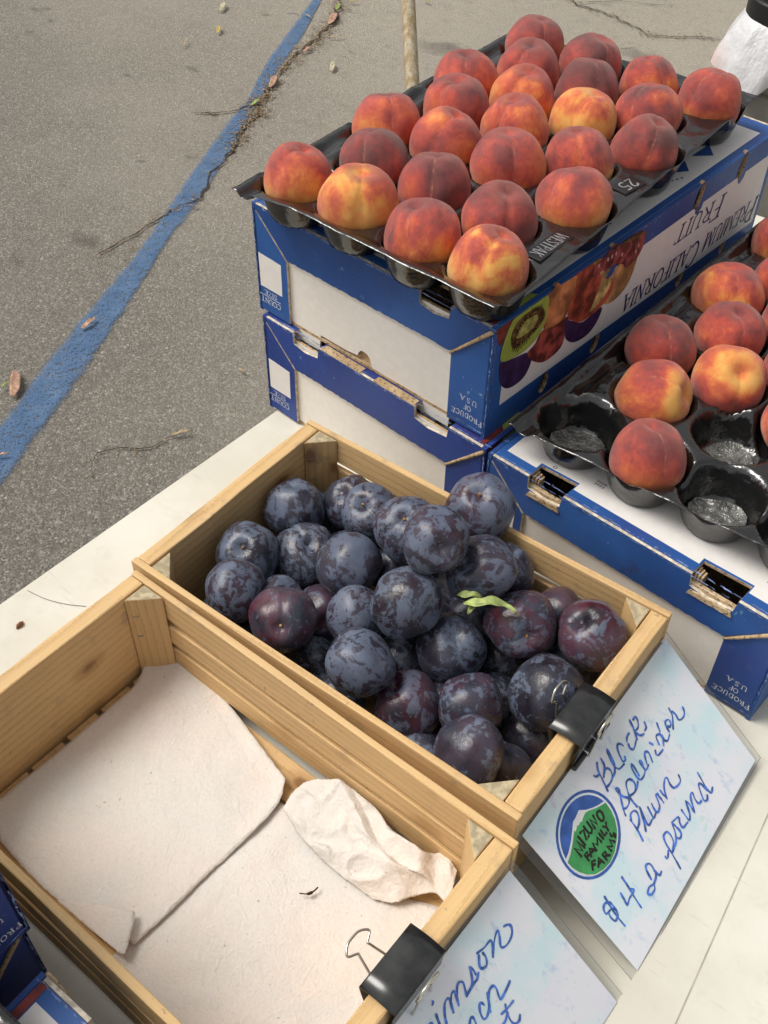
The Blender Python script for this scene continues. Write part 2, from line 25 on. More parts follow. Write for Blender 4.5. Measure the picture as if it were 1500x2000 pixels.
INK2 = [[[104.7,22.1],[105.5,22.0],[106.3,21.9],[106.8,22.1],[107.1,22.6],[107.2,23.3],[107.2,24.0]],[[112.7,21.5],[112.2,23.1],[111.7,24.7],[111.2,26.3],[110.7,28.1],[110.2,29.9],[109.9,31.4],[109.8,32.5],[110.0,33.3],[110.2,34.2]],[[116.0,13.6],[116.1,13.9],[116.1,14.3],[116.0,14.6],[115.7,14.7],[115.2,14.8],[114.7,14.8]],[[114.1,32.6],[115.0,30.7],[115.9,28.7],[117.0,26.9],[118.3,25.0],[119.8,23.3],[121.2,22.0],[122.6,21.2],[123.8,20.9],[124.8,20.9],[125.5,21.1],[125.8,21.6],[125.9,22.5],[125.5,23.8],[124.9,25.6],[124.2,27.1],[123.8,28.3],[123.3,29.4],[122.9,30.4]],[[126.1,23.8],[127.2,22.9],[128.3,21.9],[129.3,21.3],[130.3,21.2],[131.1,21.4],[131.6,21.9],[131.6,22.7],[131.2,23.9],[130.7,25.3],[130.1,26.9],[129.3,28.8],[128.5,30.6]],[[131.5,24.9],[132.9,23.4],[134.4,22.0],[135.7,21.0],[136.8,20.6],[137.7,20.5],[138.5,20.8],[139.2,21.3],[139.8,22.2],[140.0,23.3],[139.6,24.7],[138.8,26.3],[138.1,27.8],[137.6,29.0],[137.1,30.1],[136.7,31.2]],[[136.8,31.0],[139.4,30.7],[141.9,30.3],[144.0,29.5],[145.7,28.1],[146.9,26.4],[147.9,24.6],[148.8,22.7],[149.4,20.7],[149.9,19.8],[150.4,20.5],[150.7,22.2],[150.8,23.8],[150.8,24.8],[150.7,25.8],[150.5,26.8]],[[152.7,27.9],[151.5,28.7],[150.3,29.4],[149.0,30.0],[147.6,30.0],[146.2,29.9],[144.4,29.9],[142.2,30.2],[139.7,30.7],[137.2,31.2]],[[159.9,20.4],[158.3,22.4],[156.6,24.5],[155.7,26.2],[155.8,27.4],[156.6,28.3],[157.6,29.0],[158.6,29.4],[159.7,29.6],[160.8,29.2],[161.8,28.2],[162.7,26.7],[163.3,25.2],[163.5,24.1],[163.4,23.0],[163.3,21.9]],[[160.0,18.4],[162.2,19.0],[164.3,19.7],[166.4,20.2],[168.8,20.3],[171.2,20.2],[172.8,20.5],[173.3,21.4],[173.0,22.6],[172.2,24.1],[171.0,25.8],[169.3,27.8],[167.6,29.7]],[[168.5,28.8],[171.1,26.6],[173.6,24.3],[176.0,22.6],[178.2,21.4],[180.2,20.6],[181.5,20.6],[181.5,21.5],[180.8,23.1],[179.9,24.8],[178.8,26.2],[177.6,27.7],[176.8,29.0],[176.5,30.0],[176.6,30.8],[177.2,31.5],[178.5,32.2],[180.4,32.7],[182.3,32.9],[184.4,32.6],[186.6,32.0],[188.4,31.2],[189.7,30.0],[190.7,28.6],[191.3,27.3],[191.4,26.2],[191.0,25.1],[190.4,24.3],[189.4,23.6],[188.2,23.0],[186.9,22.5]],[[125.6,46.7],[126.9,45.5],[128.2,44.3],[129.3,43.6],[130.2,43.5],[130.9,43.8],[131.4,44.6],[131.4,45.7],[131.0,47.3],[130.6,48.7],[130.0,49.9],[129.3,50.9],[128.7,52.0]],[[142.6,45.9],[142.5,45.0],[142.3,44.1],[142.0,43.4],[141.4,42.9],[140.8,42.6],[140.1,42.8],[139.2,43.7],[138.2,45.1],[137.4,46.6],[136.9,48.1],[136.5,49.7],[136.4,51.0],[136.6,51.9],[137.1,52.5],[137.9,52.7],[139.1,52.7],[140.6,52.3],[142.0,51.6],[143.3,50.8],[144.5,49.8],[145.7,48.4],[146.9,46.6],[148.0,44.5],[149.2,42.4]],[[149.2,42.4],[148.1,44.3],[147.0,46.3],[146.0,48.1],[145.1,49.8],[144.1,51.4],[143.2,53.0]],[[146.2,47.1],[147.9,45.4],[149.6,43.7],[151.2,42.5],[152.7,42.1],[154.0,42.2],[155.1,42.6],[155.8,43.2],[156.2,44.2],[156.3,45.4],[155.9,47.1],[155.1,49.1],[154.5,50.7],[154.2,51.9],[153.9,52.9],[154.3,53.5],[155.6,53.6],[157.4,53.4],[159.5,53.0],[161.8,52.5],[164.4,51.9],[166.9,51.2]],[[154.6,58.9],[153.9,60.2],[153.1,61.6],[152.4,63.2],[151.8,65.3],[151.2,67.7],[151.0,69.7],[151.1,71.3],[151.5,72.6],[152.1,73.6],[153.3,74.3],[154.7,74.7],[156.0,74.7],[157.0,74.2],[157.8,73.5],[158.7,72.7]],[[148.6,60.5],[150.5,61.0],[152.5,61.4],[154.5,61.8],[156.5,62.0],[158.6,62.0],[160.6,62.1]],[[152.2,64.2],[150.5,64.9],[148.8,65.7],[147.2,66.1],[145.9,66.2],[144.8,66.0],[143.6,65.8]]]
SIGN2 = {"O":[0.3883,-0.2397,0.0931],"e1":[0.0259,0.9997,0.0],"e2":[0.7231,-0.0187,-0.6905],"n":[0.6902,-0.0179,0.7234],"out":[[0,0],[215.0,-0.0],[224.4,133.4],[0,133.4]]}
FILM2 = [[-8,-20],[214.1,-6.9],[233.8,152.8],[-8,152.8]]
STRIPE_L = [[-1.1183,0.403],[-1.1539,0.5247],[-1.2458,0.7357],[-1.3396,0.9673],[-1.4161,1.169],[-1.5303,1.4042],[-1.67,1.7025],[-1.7589,1.9028],[-1.7893,1.9857],[-1.9185,2.2153],[-2.039,2.4769],[-2.1621,2.7483],[-2.3441,3.1515]]
STRIPE_R = [[-0.9755,0.3294],[-1.0255,0.435],[-1.1485,0.7233],[-1.2474,0.9384],[-1.354,1.161],[-1.4232,1.2985],[-1.4744,1.4327],[-1.5582,1.6066],[-1.6347,1.7699],[-1.7238,1.9313],[-1.7737,2.0314],[-1.8685,2.2199],[-1.9789,2.4724],[-2.1099,2.7914],[-2.2843,3.2013]]
CRACKS = [[[-2.3104,3.11],[-2.0891,2.8087],[-2.0094,2.6972],[-1.9534,2.5747],[-1.9197,2.4943],[-1.8999,2.3803],[-1.8683,2.2564],[-1.8139,2.1345],[-1.7618,2.0411],[-1.7513,1.9839],[-1.7007,1.9395],[-1.6753,1.8566],[-1.6197,1.7433],[-1.5724,1.6314],[-1.5175,1.5247],[-1.4861,1.4398],[-1.501,1.3752],[-1.4974,1.317],[-1.4846,1.2337],[-1.4956,1.1494],[-1.4943,1.1063]],[[-1.7491,1.9814],[-1.7636,1.9523],[-1.7787,1.8909],[-1.8139,1.8517],[-1.8571,1.8208]],[[-0.8216,0.7632],[-0.8482,0.7243],[-0.8544,0.6804],[-0.8729,0.6561],[-0.9042,0.637],[-0.9301,0.5993],[-0.9139,0.5648],[-0.8763,0.5411]],[[-1.5311,3.3729],[-1.4462,3.3401],[-1.3479,3.3209],[-1.2193,3.3134],[-1.1322,3.275],[-1.0476,3.2378],[-0.9901,3.27],[-0.9232,3.325],[-0.8291,3.3665],[-0.7048,3.4745]],[[-1.361,3.3633],[-1.2827,3.4481],[-1.1918,3.4896],[-1.1016,3.5308]]]
LEAVES = [[-2.3382,2.4413,-2.3725,2.499,"cream"],[-2.21,2.2937,-2.2442,2.3349,"yellow"],[-2.2245,2.1403,-2.2532,2.1933,"tan"],[-2.0228,2.7115,-2.0461,2.7582,"green"],[-1.9611,2.5968,-2.0042,2.6833,"pink"],[-1.8855,2.5129,-1.8532,2.5533,"tan"],[-1.8805,2.3644,-1.8834,2.4054,"pink"],[-1.7876,2.0926,-1.8287,2.1636,"pink"],[-1.7491,1.9641,-1.7512,2.0057,"green"],[-1.7155,2.3096,-1.7517,2.361,"cream"],[-1.2783,0.8618,-1.2823,0.9128,"pink"],[-1.7864,1.5043,-1.7645,1.522,"grey"],[-0.8483,0.7284,-0.8209,0.7656,"tan"],[-1.2072,0.6045,-1.2751,0.6657,"pink"],[-1.0804,0.4619,-1.0633,0.4796,"pink"],[-0.8875,0.9828,-0.8654,0.9746,"tan"],[-2.0797,2.6095,-2.037,2.5902,"tan"],[-2.0336,2.7975,-2.0059,2.8203,"yellow"],[-1.8313,2.987,-1.798,2.9756,"yellow"],[-1.0794,3.0879,-1.0453,3.1295,"grey"],[-1.2513,0.6075,-1.2471,0.631,"green"]]
STAINS = [[-2.8591,2.0484,0.05],[-2.8393,2.0821,0.035],[-2.7572,2.0127,0.04],[-2.7347,1.9048,0.03],[-1.6785,1.6346,0.03],[-2.2221,1.8782,0.03],[-2.0825,2.0472,0.05],[-1.5509,2.6922,0.12],[-1.5112,2.7378,0.09],[-1.266,0.8556,0.05],[-1.0821,0.6898,0.02],[-1.6234,0.9593,0.05],[-1.5715,1.1334,0.08],[-0.9872,3.0776,0.12],[-1.7712,2.4987,0.02],[-1.7484,2.4412,0.02],[-2.1258,2.6099,0.03],[-2.1964,2.5373,0.03]]
SHEET1 = {"ab":[[0.0305,-0.2031,0.015],[0.0292,-0.1873,0.015],[0.0323,-0.1381,0.015],[0.0336,-0.0841,0.015],[0.0334,-0.0501,0.015],[0.028,-0.0319,0.015],[0.0129,-0.0157,0.015]],"bc":[[0.0129,-0.0157,0.015],[0.0254,-0.0015,0.015],[0.0455,0.0007,0.015],[0.0767,-0.0026,0.015],[0.1131,-0.0122,0.015],[0.1531,-0.024,0.015],[0.1839,-0.0333,0.015],[0.1974,-0.0374,0.015]],"dc":[[0.198,-0.2025,0.015],[0.2007,-0.1705,0.015],[0.2021,-0.1346,0.015],[0.205,-0.0985,0.015],[0.2068,-0.0682,0.015],[0.2047,-0.0519,0.015],[0.1974,-0.0374,0.015]],"ad":[[0.0305,-0.2031,0.015],[0.0572,-0.2095,0.015],[0.0916,-0.213,0.015],[0.1274,-0.2139,0.015],[0.1651,-0.2079,0.015],[0.198,-0.2025,0.015]]}
SHEET2 = {"ab":[[0.1895,-0.2186,0.0135],[0.1922,-0.1719,0.0135],[0.1935,-0.1348,0.0135],[0.1972,-0.0983,0.0135],[0.2001,-0.0686,0.0135],[0.2044,-0.0517,0.0135]],"bc":[[0.2044,-0.0517,0.0135],[0.2308,-0.0501,0.0135],[0.2801,-0.06,0.0135],[0.3181,-0.0585,0.0135],[0.351,-0.0453,0.0135],[0.373,-0.0404,0.0135]],"dc":[[0.3124,-0.2291,0.0135],[0.3424,-0.2019,0.0135],[0.3537,-0.1731,0.0135],[0.3613,-0.1381,0.0135],[0.3685,-0.0885,0.0135],[0.373,-0.0404,0.0135]],"ad":[[0.1895,-0.2186,0.0135],[0.2137,-0.2205,0.0135],[0.2594,-0.2236,0.0135],[0.3124,-0.2291,0.0135]]}
CRUMPLE = {"ab":[[0.2128,-0.0575,0.02],[0.2104,-0.0413,0.02],[0.2125,-0.0282,0.02],[0.2242,-0.0167,0.02],[0.2341,-0.0107,0.02]],"bc":[[0.2386,-0.0159,0.032],[0.2748,-0.0185,0.032],[0.2952,-0.0258,0.032],[0.3256,-0.0246,0.032],[0.3365,-0.0161,0.032],[0.3522,-0.0212,0.032]],"dc":[[0.314,-0.0719,0.02],[0.3275,-0.0648,0.02],[0.3341,-0.0547,0.02],[0.3468,-0.0399,0.02],[0.3587,-0.0405,0.02],[0.3495,-0.0161,0.02]],"ad":[[0.2115,-0.0564,0.017],[0.2402,-0.067,0.017],[0.269,-0.0709,0.017],[0.2943,-0.0715,0.017],[0.3132,-0.0708,0.017]]}
FOLD = [[0.1324,-0.2158,0.02],[0.155,-0.2025,0.02],[0.1843,-0.1866,0.02],[0.1912,-0.195,0.02],[0.2009,-0.212,0.02],[0.1964,-0.2146,0.02],[0.1693,-0.2153,0.02],[0.1471,-0.215,0.02]]
TWIG = [[0.2674,-0.1016,0.018],[0.2728,-0.0979,0.018],[0.2748,-0.0933,0.018],[0.2752,-0.0896,0.018]]
SEED = [-0.108,-0.0594,0.0]
PENCIL = [[-0.1361,-0.0284,0.0006],[-0.1138,-0.0244,0.0006],[-0.094,-0.0167,0.0006],[-0.0778,-0.0071,0.0006]]
GREENLEAF = [[[0.245,0.1222,0.135],[0.254,0.1246,0.135],[0.262,0.1322,0.135]],[[0.2538,0.1179,0.135],[0.2663,0.1244,0.135],[0.2764,0.1344,0.135],[0.2917,0.1379,0.135]],[[0.2608,0.1155,0.13],[0.2596,0.1243,0.13],[0.259,0.1324,0.13]]]
POLE = [[-1.1806,2.0512,-0.74],[-1.399,2.2915,-0.4275]]
POLER = 0.021
BINRAY = [[0.5212,-0.3451,0.7861],[-0.3384,0.9895,-0.4291],[-0.3663,0.994,-0.4094],[-0.3533,1.03,-0.3891]]
TABLE_SEAM = [[0.5153,0.1868,0.0],[0.528,0.0237,0.0]]
FRUIT = {"kiwi":[[11.2,86.7],[12.1,98.7],[19.0,115.5],[26.5,127.7],[38.7,135.3],[61.9,129.6],[73.4,121.9],[77.3,109.7],[74.0,90.5],[63.1,79.2],[46.5,75.4],[26.3,78.1],[16.1,81.3]],"kiwi_core":[[23.2,101.0],[28.7,114.5],[44.5,118.4],[65.0,113.9],[73.2,101.4],[66.4,92.4],[49.9,88.5],[30.3,87.6]],"kiwi_heart":[[31.3,98.6],[40.4,110.3],[60.5,108.0],[59.5,98.1],[45.9,94.9]],"dark_plum":[[11.6,80.0],[15.3,58.3],[25.7,45.4],[40.8,40.9],[54.9,43.9],[61.8,58.0],[53.7,70.2],[35.1,75.3],[16.2,80.6]],"red_left":[[-2.6,127.1],[9.6,101.2],[19.0,115.5],[26.7,126.6],[7.5,129.6]],"red_slice":[[53.3,69.4],[64.9,54.0],[85.1,42.5],[109.2,44.9],[114.1,64.8],[112.4,78.9],[73.8,84.2],[64.0,74.4]],"peach_half":[[32.8,138.3],[51.4,140.8],[79.4,141.0],[104.2,133.0],[118.6,120.1],[117.0,104.3],[110.0,82.3],[101.7,79.1],[74.2,85.0],[79.0,108.9],[75.0,121.1],[61.8,130.1]],"nectarine":[[111.8,81.4],[122.4,68.8],[140.7,58.5],[172.8,59.9],[188.8,73.1],[175.3,97.1],[157.6,120.1],[137.5,131.5],[104.1,133.7],[119.3,119.7],[117.0,104.3]],"nectarine_flesh":[[152.5,62.4],[155.9,74.0],[162.5,96.8],[142.2,125.2],[160.1,116.9],[182.0,85.2],[173.3,69.7]],"dark_plum_two":[[110.0,75.8],[115.2,53.0],[132.9,38.4],[156.3,35.3],[170.5,44.0],[173.1,58.6],[142.7,57.0],[122.6,68.3]],"peach_two":[[175.5,61.9],[194.3,54.6],[215.9,62.0],[224.8,82.3],[222.5,96.4],[200.5,100.1],[183.6,91.0],[186.9,74.0]],"grape_bed":[[142.2,125.2],[152.5,132.7],[176.6,136.0],[203.5,132.3],[228.4,117.2],[231.2,98.9],[217.1,90.3],[195.1,96.2],[168.9,119.0]],"grapes":[[168.5,131.5],[181.7,129.6],[199.4,119.7],[175.2,119.2],[193.6,111.8],[210.3,101.0],[153.8,128.0],[219.6,103.1],[222.6,114.5],[223.1,107.9]],"grape_stem":[[191.8,133.3],[207.3,130.6],[230.6,125.6]]}
# ------------------------------------------------------------------ camera, sky, sun, exposure
cam_data = bpy.data.cameras.new('camera')
cam = bpy.data.objects.new('camera', cam_data); COL.objects.link(cam)
_R = CAM['R']
cam.matrix_world = Matrix(((_R[0][0], -_R[1][0], -_R[2][0], CAM['C'][0]),
                           (_R[0][1], -_R[1][1], -_R[2][1], CAM['C'][1]),
                           (_R[0][2], -_R[1][2], -_R[2][2], CAM['C'][2]), (0, 0, 0, 1)))
cam_data.sensor_fit = 'VERTICAL'; cam_data.sensor_height = 36.0; cam_data.sensor_width = 27.0
cam_data.lens = CAM['f'] / 2000 * 36
cam_data.clip_start = 0.02; cam_data.clip_end = 400
scene.camera = cam
scene.render.resolution_x = 768; scene.render.resolution_y = 1024

SUN_EL, SUN_AZ = math.radians(58), math.radians(208)     # azimuth: where the light comes from, counter-clockwise from +x
world = bpy.data.worlds.new('World'); scene.world = world; world.use_nodes = True
wn = world.node_tree; wn.nodes.clear()
w_out = wn.nodes.new('ShaderNodeOutputWorld'); w_bg = wn.nodes.new('ShaderNodeBackground')
w_sky = wn.nodes.new('ShaderNodeTexSky'); w_sky.sky_type = 'NISHITA'; w_sky.sun_disc = False
w_sky.sun_elevation = SUN_EL; w_sky.sun_rotation = math.radians(90) - SUN_AZ
w_sky.dust_density = 4.0; w_sky.air_density = 1.0; w_sky.ozone_density = 1.0
w_hs = wn.nodes.new('ShaderNodeHueSaturation'); w_hs.inputs['Saturation'].default_value = 0.22   # thin cloud greys the sky
w_tint = wn.nodes.new('ShaderNodeMixRGB'); w_tint.blend_type = 'MULTIPLY'; w_tint.inputs['Fac'].default_value = 1
w_tint.inputs['Color2'].default_value = (1.0, 0.98, 0.94, 1)
wn.links.new(w_sky.outputs[0], w_hs.inputs['Color']); wn.links.new(w_hs.outputs[0], w_tint.inputs['Color1'])
wn.links.new(w_tint.outputs[0], w_bg.inputs['Color']); wn.links.new(w_bg.outputs[0], w_out.inputs['Surface'])
w_bg.inputs['Strength'].default_value = 0.11
sun_d = bpy.data.lights.new('sun', 'SUN'); sun_d.energy = 1.5; sun_d.angle = math.radians(26); sun_d.color = (1.0, 0.965, 0.905)
sun = bpy.data.objects.new('sun', sun_d); COL.objects.link(sun)
_ld = Vector((math.cos(SUN_AZ) * math.cos(SUN_EL), math.sin(SUN_AZ) * math.cos(SUN_EL), math.sin(SUN_EL)))
sun.rotation_euler = _ld.to_track_quat('Z', 'Y').to_euler(); sun.location = (-2, 2, 4)
vs = scene.view_settings
scene.display_settings.display_device = 'sRGB'
vs.view_transform = 'Standard'; vs.look = 'None'; vs.gamma = 1.0; vs.use_curve_mapping = False; vs.exposure = 0.46
scene.cycles.use_denoising = True
scene.cycles.max_bounces = 8; scene.cycles.transparent_max_bounces = 12

# ------------------------------------------------------------------ helpers
def tag(o, label=None, cat=None, group=None, kind=None):
    if label: o['label'] = label
    if cat: o['category'] = cat
    if group: o['group'] = group
    if kind: o['kind'] = kind
    return o

def empty(name, M=None, **kw):
    o = bpy.data.objects.new(name, None); COL.objects.link(o); o.empty_display_size = 0.02
    if M is not None: o.matrix_world = M
    return tag(o, **kw)

def pose(x, y, z, th): return Matrix.Translation((x, y, z)) @ Matrix.Rotation(th, 4, 'Z')

def link(name, me, parent=None, M=None):
    o = bpy.data.objects.new(name, me); COL.objects.link(o)
    if parent: o.parent = parent
    if M is not None: o.matrix_local = M
    return o

def bm_obj(name, bm, mats, parent=None, M=None, smooth=False, bevel=0.0, segs=2, recalc=True):
    if recalc: bmesh.ops.recalc_face_normals(bm, faces=bm.faces)
    me = bpy.data.meshes.new(name); bm.to_mesh(me); bm.free()
    for m in (mats if isinstance(mats, (list, tuple)) else [mats]): me.materials.append(m)
    if smooth:
        for p in me.polygons: p.use_smooth = True
    o = link(name, me, parent, M)
    if bevel:
        b = o.modifiers.new('bevel', 'BEVEL'); b.width = bevel; b.segments = segs; b.limit_method = 'ANGLE'; b.angle_limit = math.radians(50)
    return o

def fr(O, ax, ay, az):
    ax, ay, az = Vector(ax), Vector(ay), Vector(az)
    return Matrix(((ax.x, ay.x, az.x, O[0]), (ax.y, ay.y, az.y, O[1]), (ax.z, ay.z, az.z, O[2]), (0, 0, 0, 1)))

def plate(bm, loops, th, F, front=0, edge=0):
    """A sheet cut to loops[0] with holes loops[1:], front at F's z = 0 and thickness th behind it."""
    eo, ei = edge if isinstance(edge, tuple) else (edge, edge)        # cut edges of the outline and of the holes
    vs3 = [[Vector((p[0], p[1], 0)) for p in l] for l in loops]
    tris = tessellate_polygon(vs3)
    flat = [v for l in vs3 for v in l]
    A = [bm.verts.new(F @ v) for v in flat]; B = [bm.verts.new(F @ (v - Vector((0, 0, th)))) for v in flat]
    for t in tris:
        try:
            f = bm.faces.new([A[i] for i in t]); f.material_index = front
            f = bm.faces.new([B[i] for i in reversed(t)]); f.material_index = eo
        except ValueError: pass
    k = 0
    for li, l in enumerate(loops):
        n = len(l)
        for i in range(n):
            f = bm.faces.new((A[k + i], A[k + (i + 1) % n], B[k + (i + 1) % n], B[k + i])); f.material_index = ei if li else eo
        k += n

def add_box(bm, lo, hi, mi=0):
    v = [bm.verts.new((x, y, z)) for x in (lo[0], hi[0]) for y in (lo[1], hi[1]) for z in (lo[2], hi[2])]
    for q in ((0, 1, 3, 2), (4, 6, 7, 5), (0, 4, 5, 1), (2, 3, 7, 6), (0, 2, 6, 4), (1, 5, 7, 3)):
        bm.faces.new([v[i] for i in q]).material_index = mi

def tube(bm, pts, r, n=8, cap=True, closed=False):
    pts = [Vector(p) for p in pts]; rings = []
    up = Vector((0.13, 0.31, 0.94))
    for i, p in enumerate(pts):
        a = pts[i - 1] if (i or closed) else pts[i]; b = pts[(i + 1) % len(pts)] if (i < len(pts) - 1 or closed) else pts[i]
        t = (b - a).normalized(); s = t.cross(up)
        if s.length < 1e-4: s = t.cross(Vector((1, 0, 0)))
        s.normalize(); u = s.cross(t)
        rr = r[i] if isinstance(r, (list, tuple)) else r
        rings.append([bm.verts.new(p + (s * math.cos(2 * math.pi * k / n) + u * math.sin(2 * math.pi * k / n)) * rr) for k in range(n)])
    for i in range(len(rings) - (0 if closed else 1)):
        a, b = rings[i], rings[(i + 1) % len(rings)]
        for k in range(n): bm.faces.new((a[k], a[(k + 1) % n], b[(k + 1) % n], b[k]))
    if cap and not closed:
        bm.faces.new(list(reversed(rings[0]))); bm.faces.new(rings[-1])

_lift = [0.0]
def ribbon(bm, pts, w, F, lift, wvar=0.0, caps=True):
    """A flat pen stroke of width w along pts in the plane of F; every stroke lies a hair above the one before."""
    P = [Vector((p[0], p[1])) for p in pts]
    Q = [P[0]]
    for p in P[1:]:
        if (p - Q[-1]).length > 1e-6: Q.append(p)
    if len(Q) < 2: return
    n = len(Q); ph = random.random() * 9
    _lift[0] = (_lift[0] + 0.00002) % 0.0002
    base = lift + _lift[0]; rows = []
    for i, p in enumerate(Q):
        t = (Q[min(i + 1, n - 1)] - Q[max(i - 1, 0)]).normalized(); s = Vector((-t.y, t.x))
        ww = w * (1 + wvar * (.6 * math.sin(ph + i * 0.45) + .4 * math.sin(2 * ph + i * 1.3))) / 2; z = base + 0.00002 * i / n
        rows.append((bm.verts.new(F @ Vector((p.x + s.x * ww, p.y + s.y * ww, z))), bm.verts.new(F @ Vector((p.x - s.x * ww, p.y - s.y * ww, z)))))
        if caps and i in (0, n - 1):
            d = -t if i == 0 else t
            c = [bm.verts.new(F @ Vector((p.x + (s.x * math.cos(a) + d.x * math.sin(a)) * ww, p.y + (s.y * math.cos(a) + d.y * math.sin(a)) * ww, z))) for a in (math.pi / 4, math.pi / 2, 3 * math.pi / 4)]
            bm.faces.new([rows[-1][0]] + c + [rows[-1][1]])
    for a, b in zip(rows, rows[1:]): bm.faces.new((a[0], b[0], b[1], a[1]))

def poly_flat(bm, pts, F, lift):
    tris = tessellate_polygon([[Vector((p[0], p[1], 0)) for p in pts]])
    v = [bm.verts.new(F @ Vector((p[0], p[1], lift))) for p in pts]
    for t in tris:
        try: bm.faces.new([v[i] for i in t])
        except ValueError: pass

def spline(P, n=5, closed=False):
    P = [Vector(p) for p in P]
    if closed: Q = [P[-1]] + P + [P[0], P[1]]
    else: Q = [2 * P[0] - P[1]] + P + [2 * P[-1] - P[-2]]
    o = []
    for i in range(1, len(Q) - 2):
        for k in range(n):
            t = k / n
            o.append(.5 * ((2 * Q[i]) + (-Q[i - 1] + Q[i + 1]) * t + (2 * Q[i - 1] - 5 * Q[i] + 4 * Q[i + 1] - Q[i + 2]) * t * t + (-Q[i - 1] + 3 * Q[i] - 3 * Q[i + 1] + Q[i + 2]) * t ** 3))
    if not closed: o.append(P[-1])
    return o

def jag(P, amp, step):
    """The polyline resampled every step with a ragged sideways wobble."""
    out = []
    for a, b in zip(P, P[1:]):
        a, b = Vector(a), Vector(b); n = max(1, int((b - a).length / step)); s = Vector((-(b - a).y, (b - a).x)).normalized()
        for k in range(n): out.append(a.lerp(b, k / n) + s * random.uniform(-amp, amp) * (1 if k else .4))
    out.append(Vector(P[-1])); return out

# ------------------------------------------------------------------ material building blocks
class NT:
    def __init__(s, name):
        s.m = bpy.data.materials.new(name); s.m.use_nodes = True; s.t = s.m.node_tree; s.t.nodes.clear()
        s.out = s.t.nodes.new('ShaderNodeOutputMaterial')
    def n(s, typ, **kw):
        nd = s.t.nodes.new('ShaderNode' + typ)
        for k, v in kw.items():
            if k.startswith('_'): setattr(nd, k[1:], v)
        for k, v in kw.items():
            if not k.startswith('_'):
                key = k.replace('__', ' ')
                s.set(nd.inputs[int(key[1:])] if key[0] == 'i' and key[1:].isdigit() else nd.inputs[key], v)
        return nd
    def set(s, inp, v):
        if isinstance(v, bpy.types.NodeSocket): s.t.links.new(v, inp)
        elif isinstance(v, bpy.types.Node): s.t.links.new(v.outputs[0], inp)
        else:
            if isinstance(v, (tuple, list)) and len(v) == 3 and inp.type == 'RGBA': v = (*v, 1)
            inp.default_value = v
    def math(s, op, a, b=0.0, c=None, clamp=False):
        nd = s.t.nodes.new('ShaderNodeMath'); nd.operation = op; nd.use_clamp = clamp
        s.set(nd.inputs[0], a); s.set(nd.inputs[1], b)
        if c is not None: s.set(nd.inputs[2], c)
        return nd.outputs[0]
    def vmath(s, op, a, b=(0, 0, 0), scale=None):
        nd = s.t.nodes.new('ShaderNodeVectorMath'); nd.operation = op; s.set(nd.inputs[0], a)
        if op != 'SCALE' and op != 'LENGTH': s.set(nd.inputs[1], b)
        if scale is not None: s.set(nd.inputs['Scale'], scale)
        return nd.outputs['Value'] if op in ('LENGTH', 'DISTANCE', 'DOT_PRODUCT') else nd.outputs[0]
    def mix(s, fac, a, b, blend='MIX'):
        nd = s.t.nodes.new('ShaderNodeMixRGB'); nd.blend_type = blend; s.set(nd.inputs[0], fac); s.set(nd.inputs[1], a); s.set(nd.inputs[2], b); return nd.outputs[0]
    def ramp(s, fac, *stops, interp='LINEAR'):
        nd = s.t.nodes.new('ShaderNodeValToRGB'); nd.color_ramp.interpolation = interp; e = nd.color_ramp.elements
        while len(e) < len(stops): e.new(0.5)
        for el, (p, c) in zip(e, stops):
            el.position = p; el.color = (*c, 1) if isinstance(c, (tuple, list)) else (c, c, c, 1)
        s.set(nd.inputs[0], fac); return nd.outputs[0]
    def step(s, v, lo, hi):
        nd = s.t.nodes.new('ShaderNodeMapRange'); nd.interpolation_type = 'SMOOTHSTEP'; s.set(nd.inputs[0], v)
        nd.inputs[1].default_value = lo; nd.inputs[2].default_value = hi; return nd.outputs[0]
    def coord(s, which='Object', rnd=True):
        tc = s.t.nodes.new('ShaderNodeTexCoord'); v = tc.outputs[which]
        if rnd:
            oi = s.t.nodes.new('ShaderNodeObjectInfo')
            v = s.vmath('ADD', v, s.vmath('SCALE', (7.3, 3.1, 5.7), scale=oi.outputs['Random']))
        return v
    def coord_var(s, lo, hi):
        # object coordinates shifted and scaled a little differently for every fruit
        oi = s.t.nodes.new('ShaderNodeObjectInfo'); tc = s.t.nodes.new('ShaderNodeTexCoord'); r = oi.outputs['Random']
        k = s.math('ADD', lo, s.math('MULTIPLY', s.math('FRACT', s.math('MULTIPLY', r, 37.7)), hi - lo))
        v = s.vmath('SCALE', tc.outputs['Object'], scale=k); v = s.vmath('MULTIPLY', v, s.n('CombineXYZ', X=1.0, Y=s.math('ADD', .75, s.math('MULTIPLY', s.math('FRACT', s.math('MULTIPLY', r, 91.3)), .6)), Z=1.0).outputs[0])
        return s.vmath('ADD', v, s.vmath('SCALE', (7.3, 3.1, 5.7), scale=s.math('MULTIPLY', r, 3.0)))
    def noise(s, vec, scale, detail=3.0, rough=.55, dist=0.0, col=False):
        nd = s.n('TexNoise', Vector=vec, Scale=scale, Detail=detail, Roughness=rough, Distortion=dist)
        return nd.outputs['Color'] if col else nd.outputs[0]
    def voro(s, vec, scale, feature='F1', out='Distance', rand=1.0):
        nd = s.t.nodes.new('ShaderNodeTexVoronoi'); nd.feature = feature; s.set(nd.inputs['Vector'], vec); nd.inputs['Scale'].default_value = scale
        nd.inputs['Randomness'].default_value = rand; return nd.outputs[out]
    def prop(s, name):
        nd = s.t.nodes.new('ShaderNodeAttribute'); nd.attribute_type = 'OBJECT'; nd.attribute_name = name; return nd.outputs['Fac']
    def bump(s, h, strength, dist, normal=None):
        nd = s.n('Bump', Height=h, Strength=strength, Distance=dist)
        if normal is not None: s.set(nd.inputs['Normal'], normal)
        return nd.outputs[0]
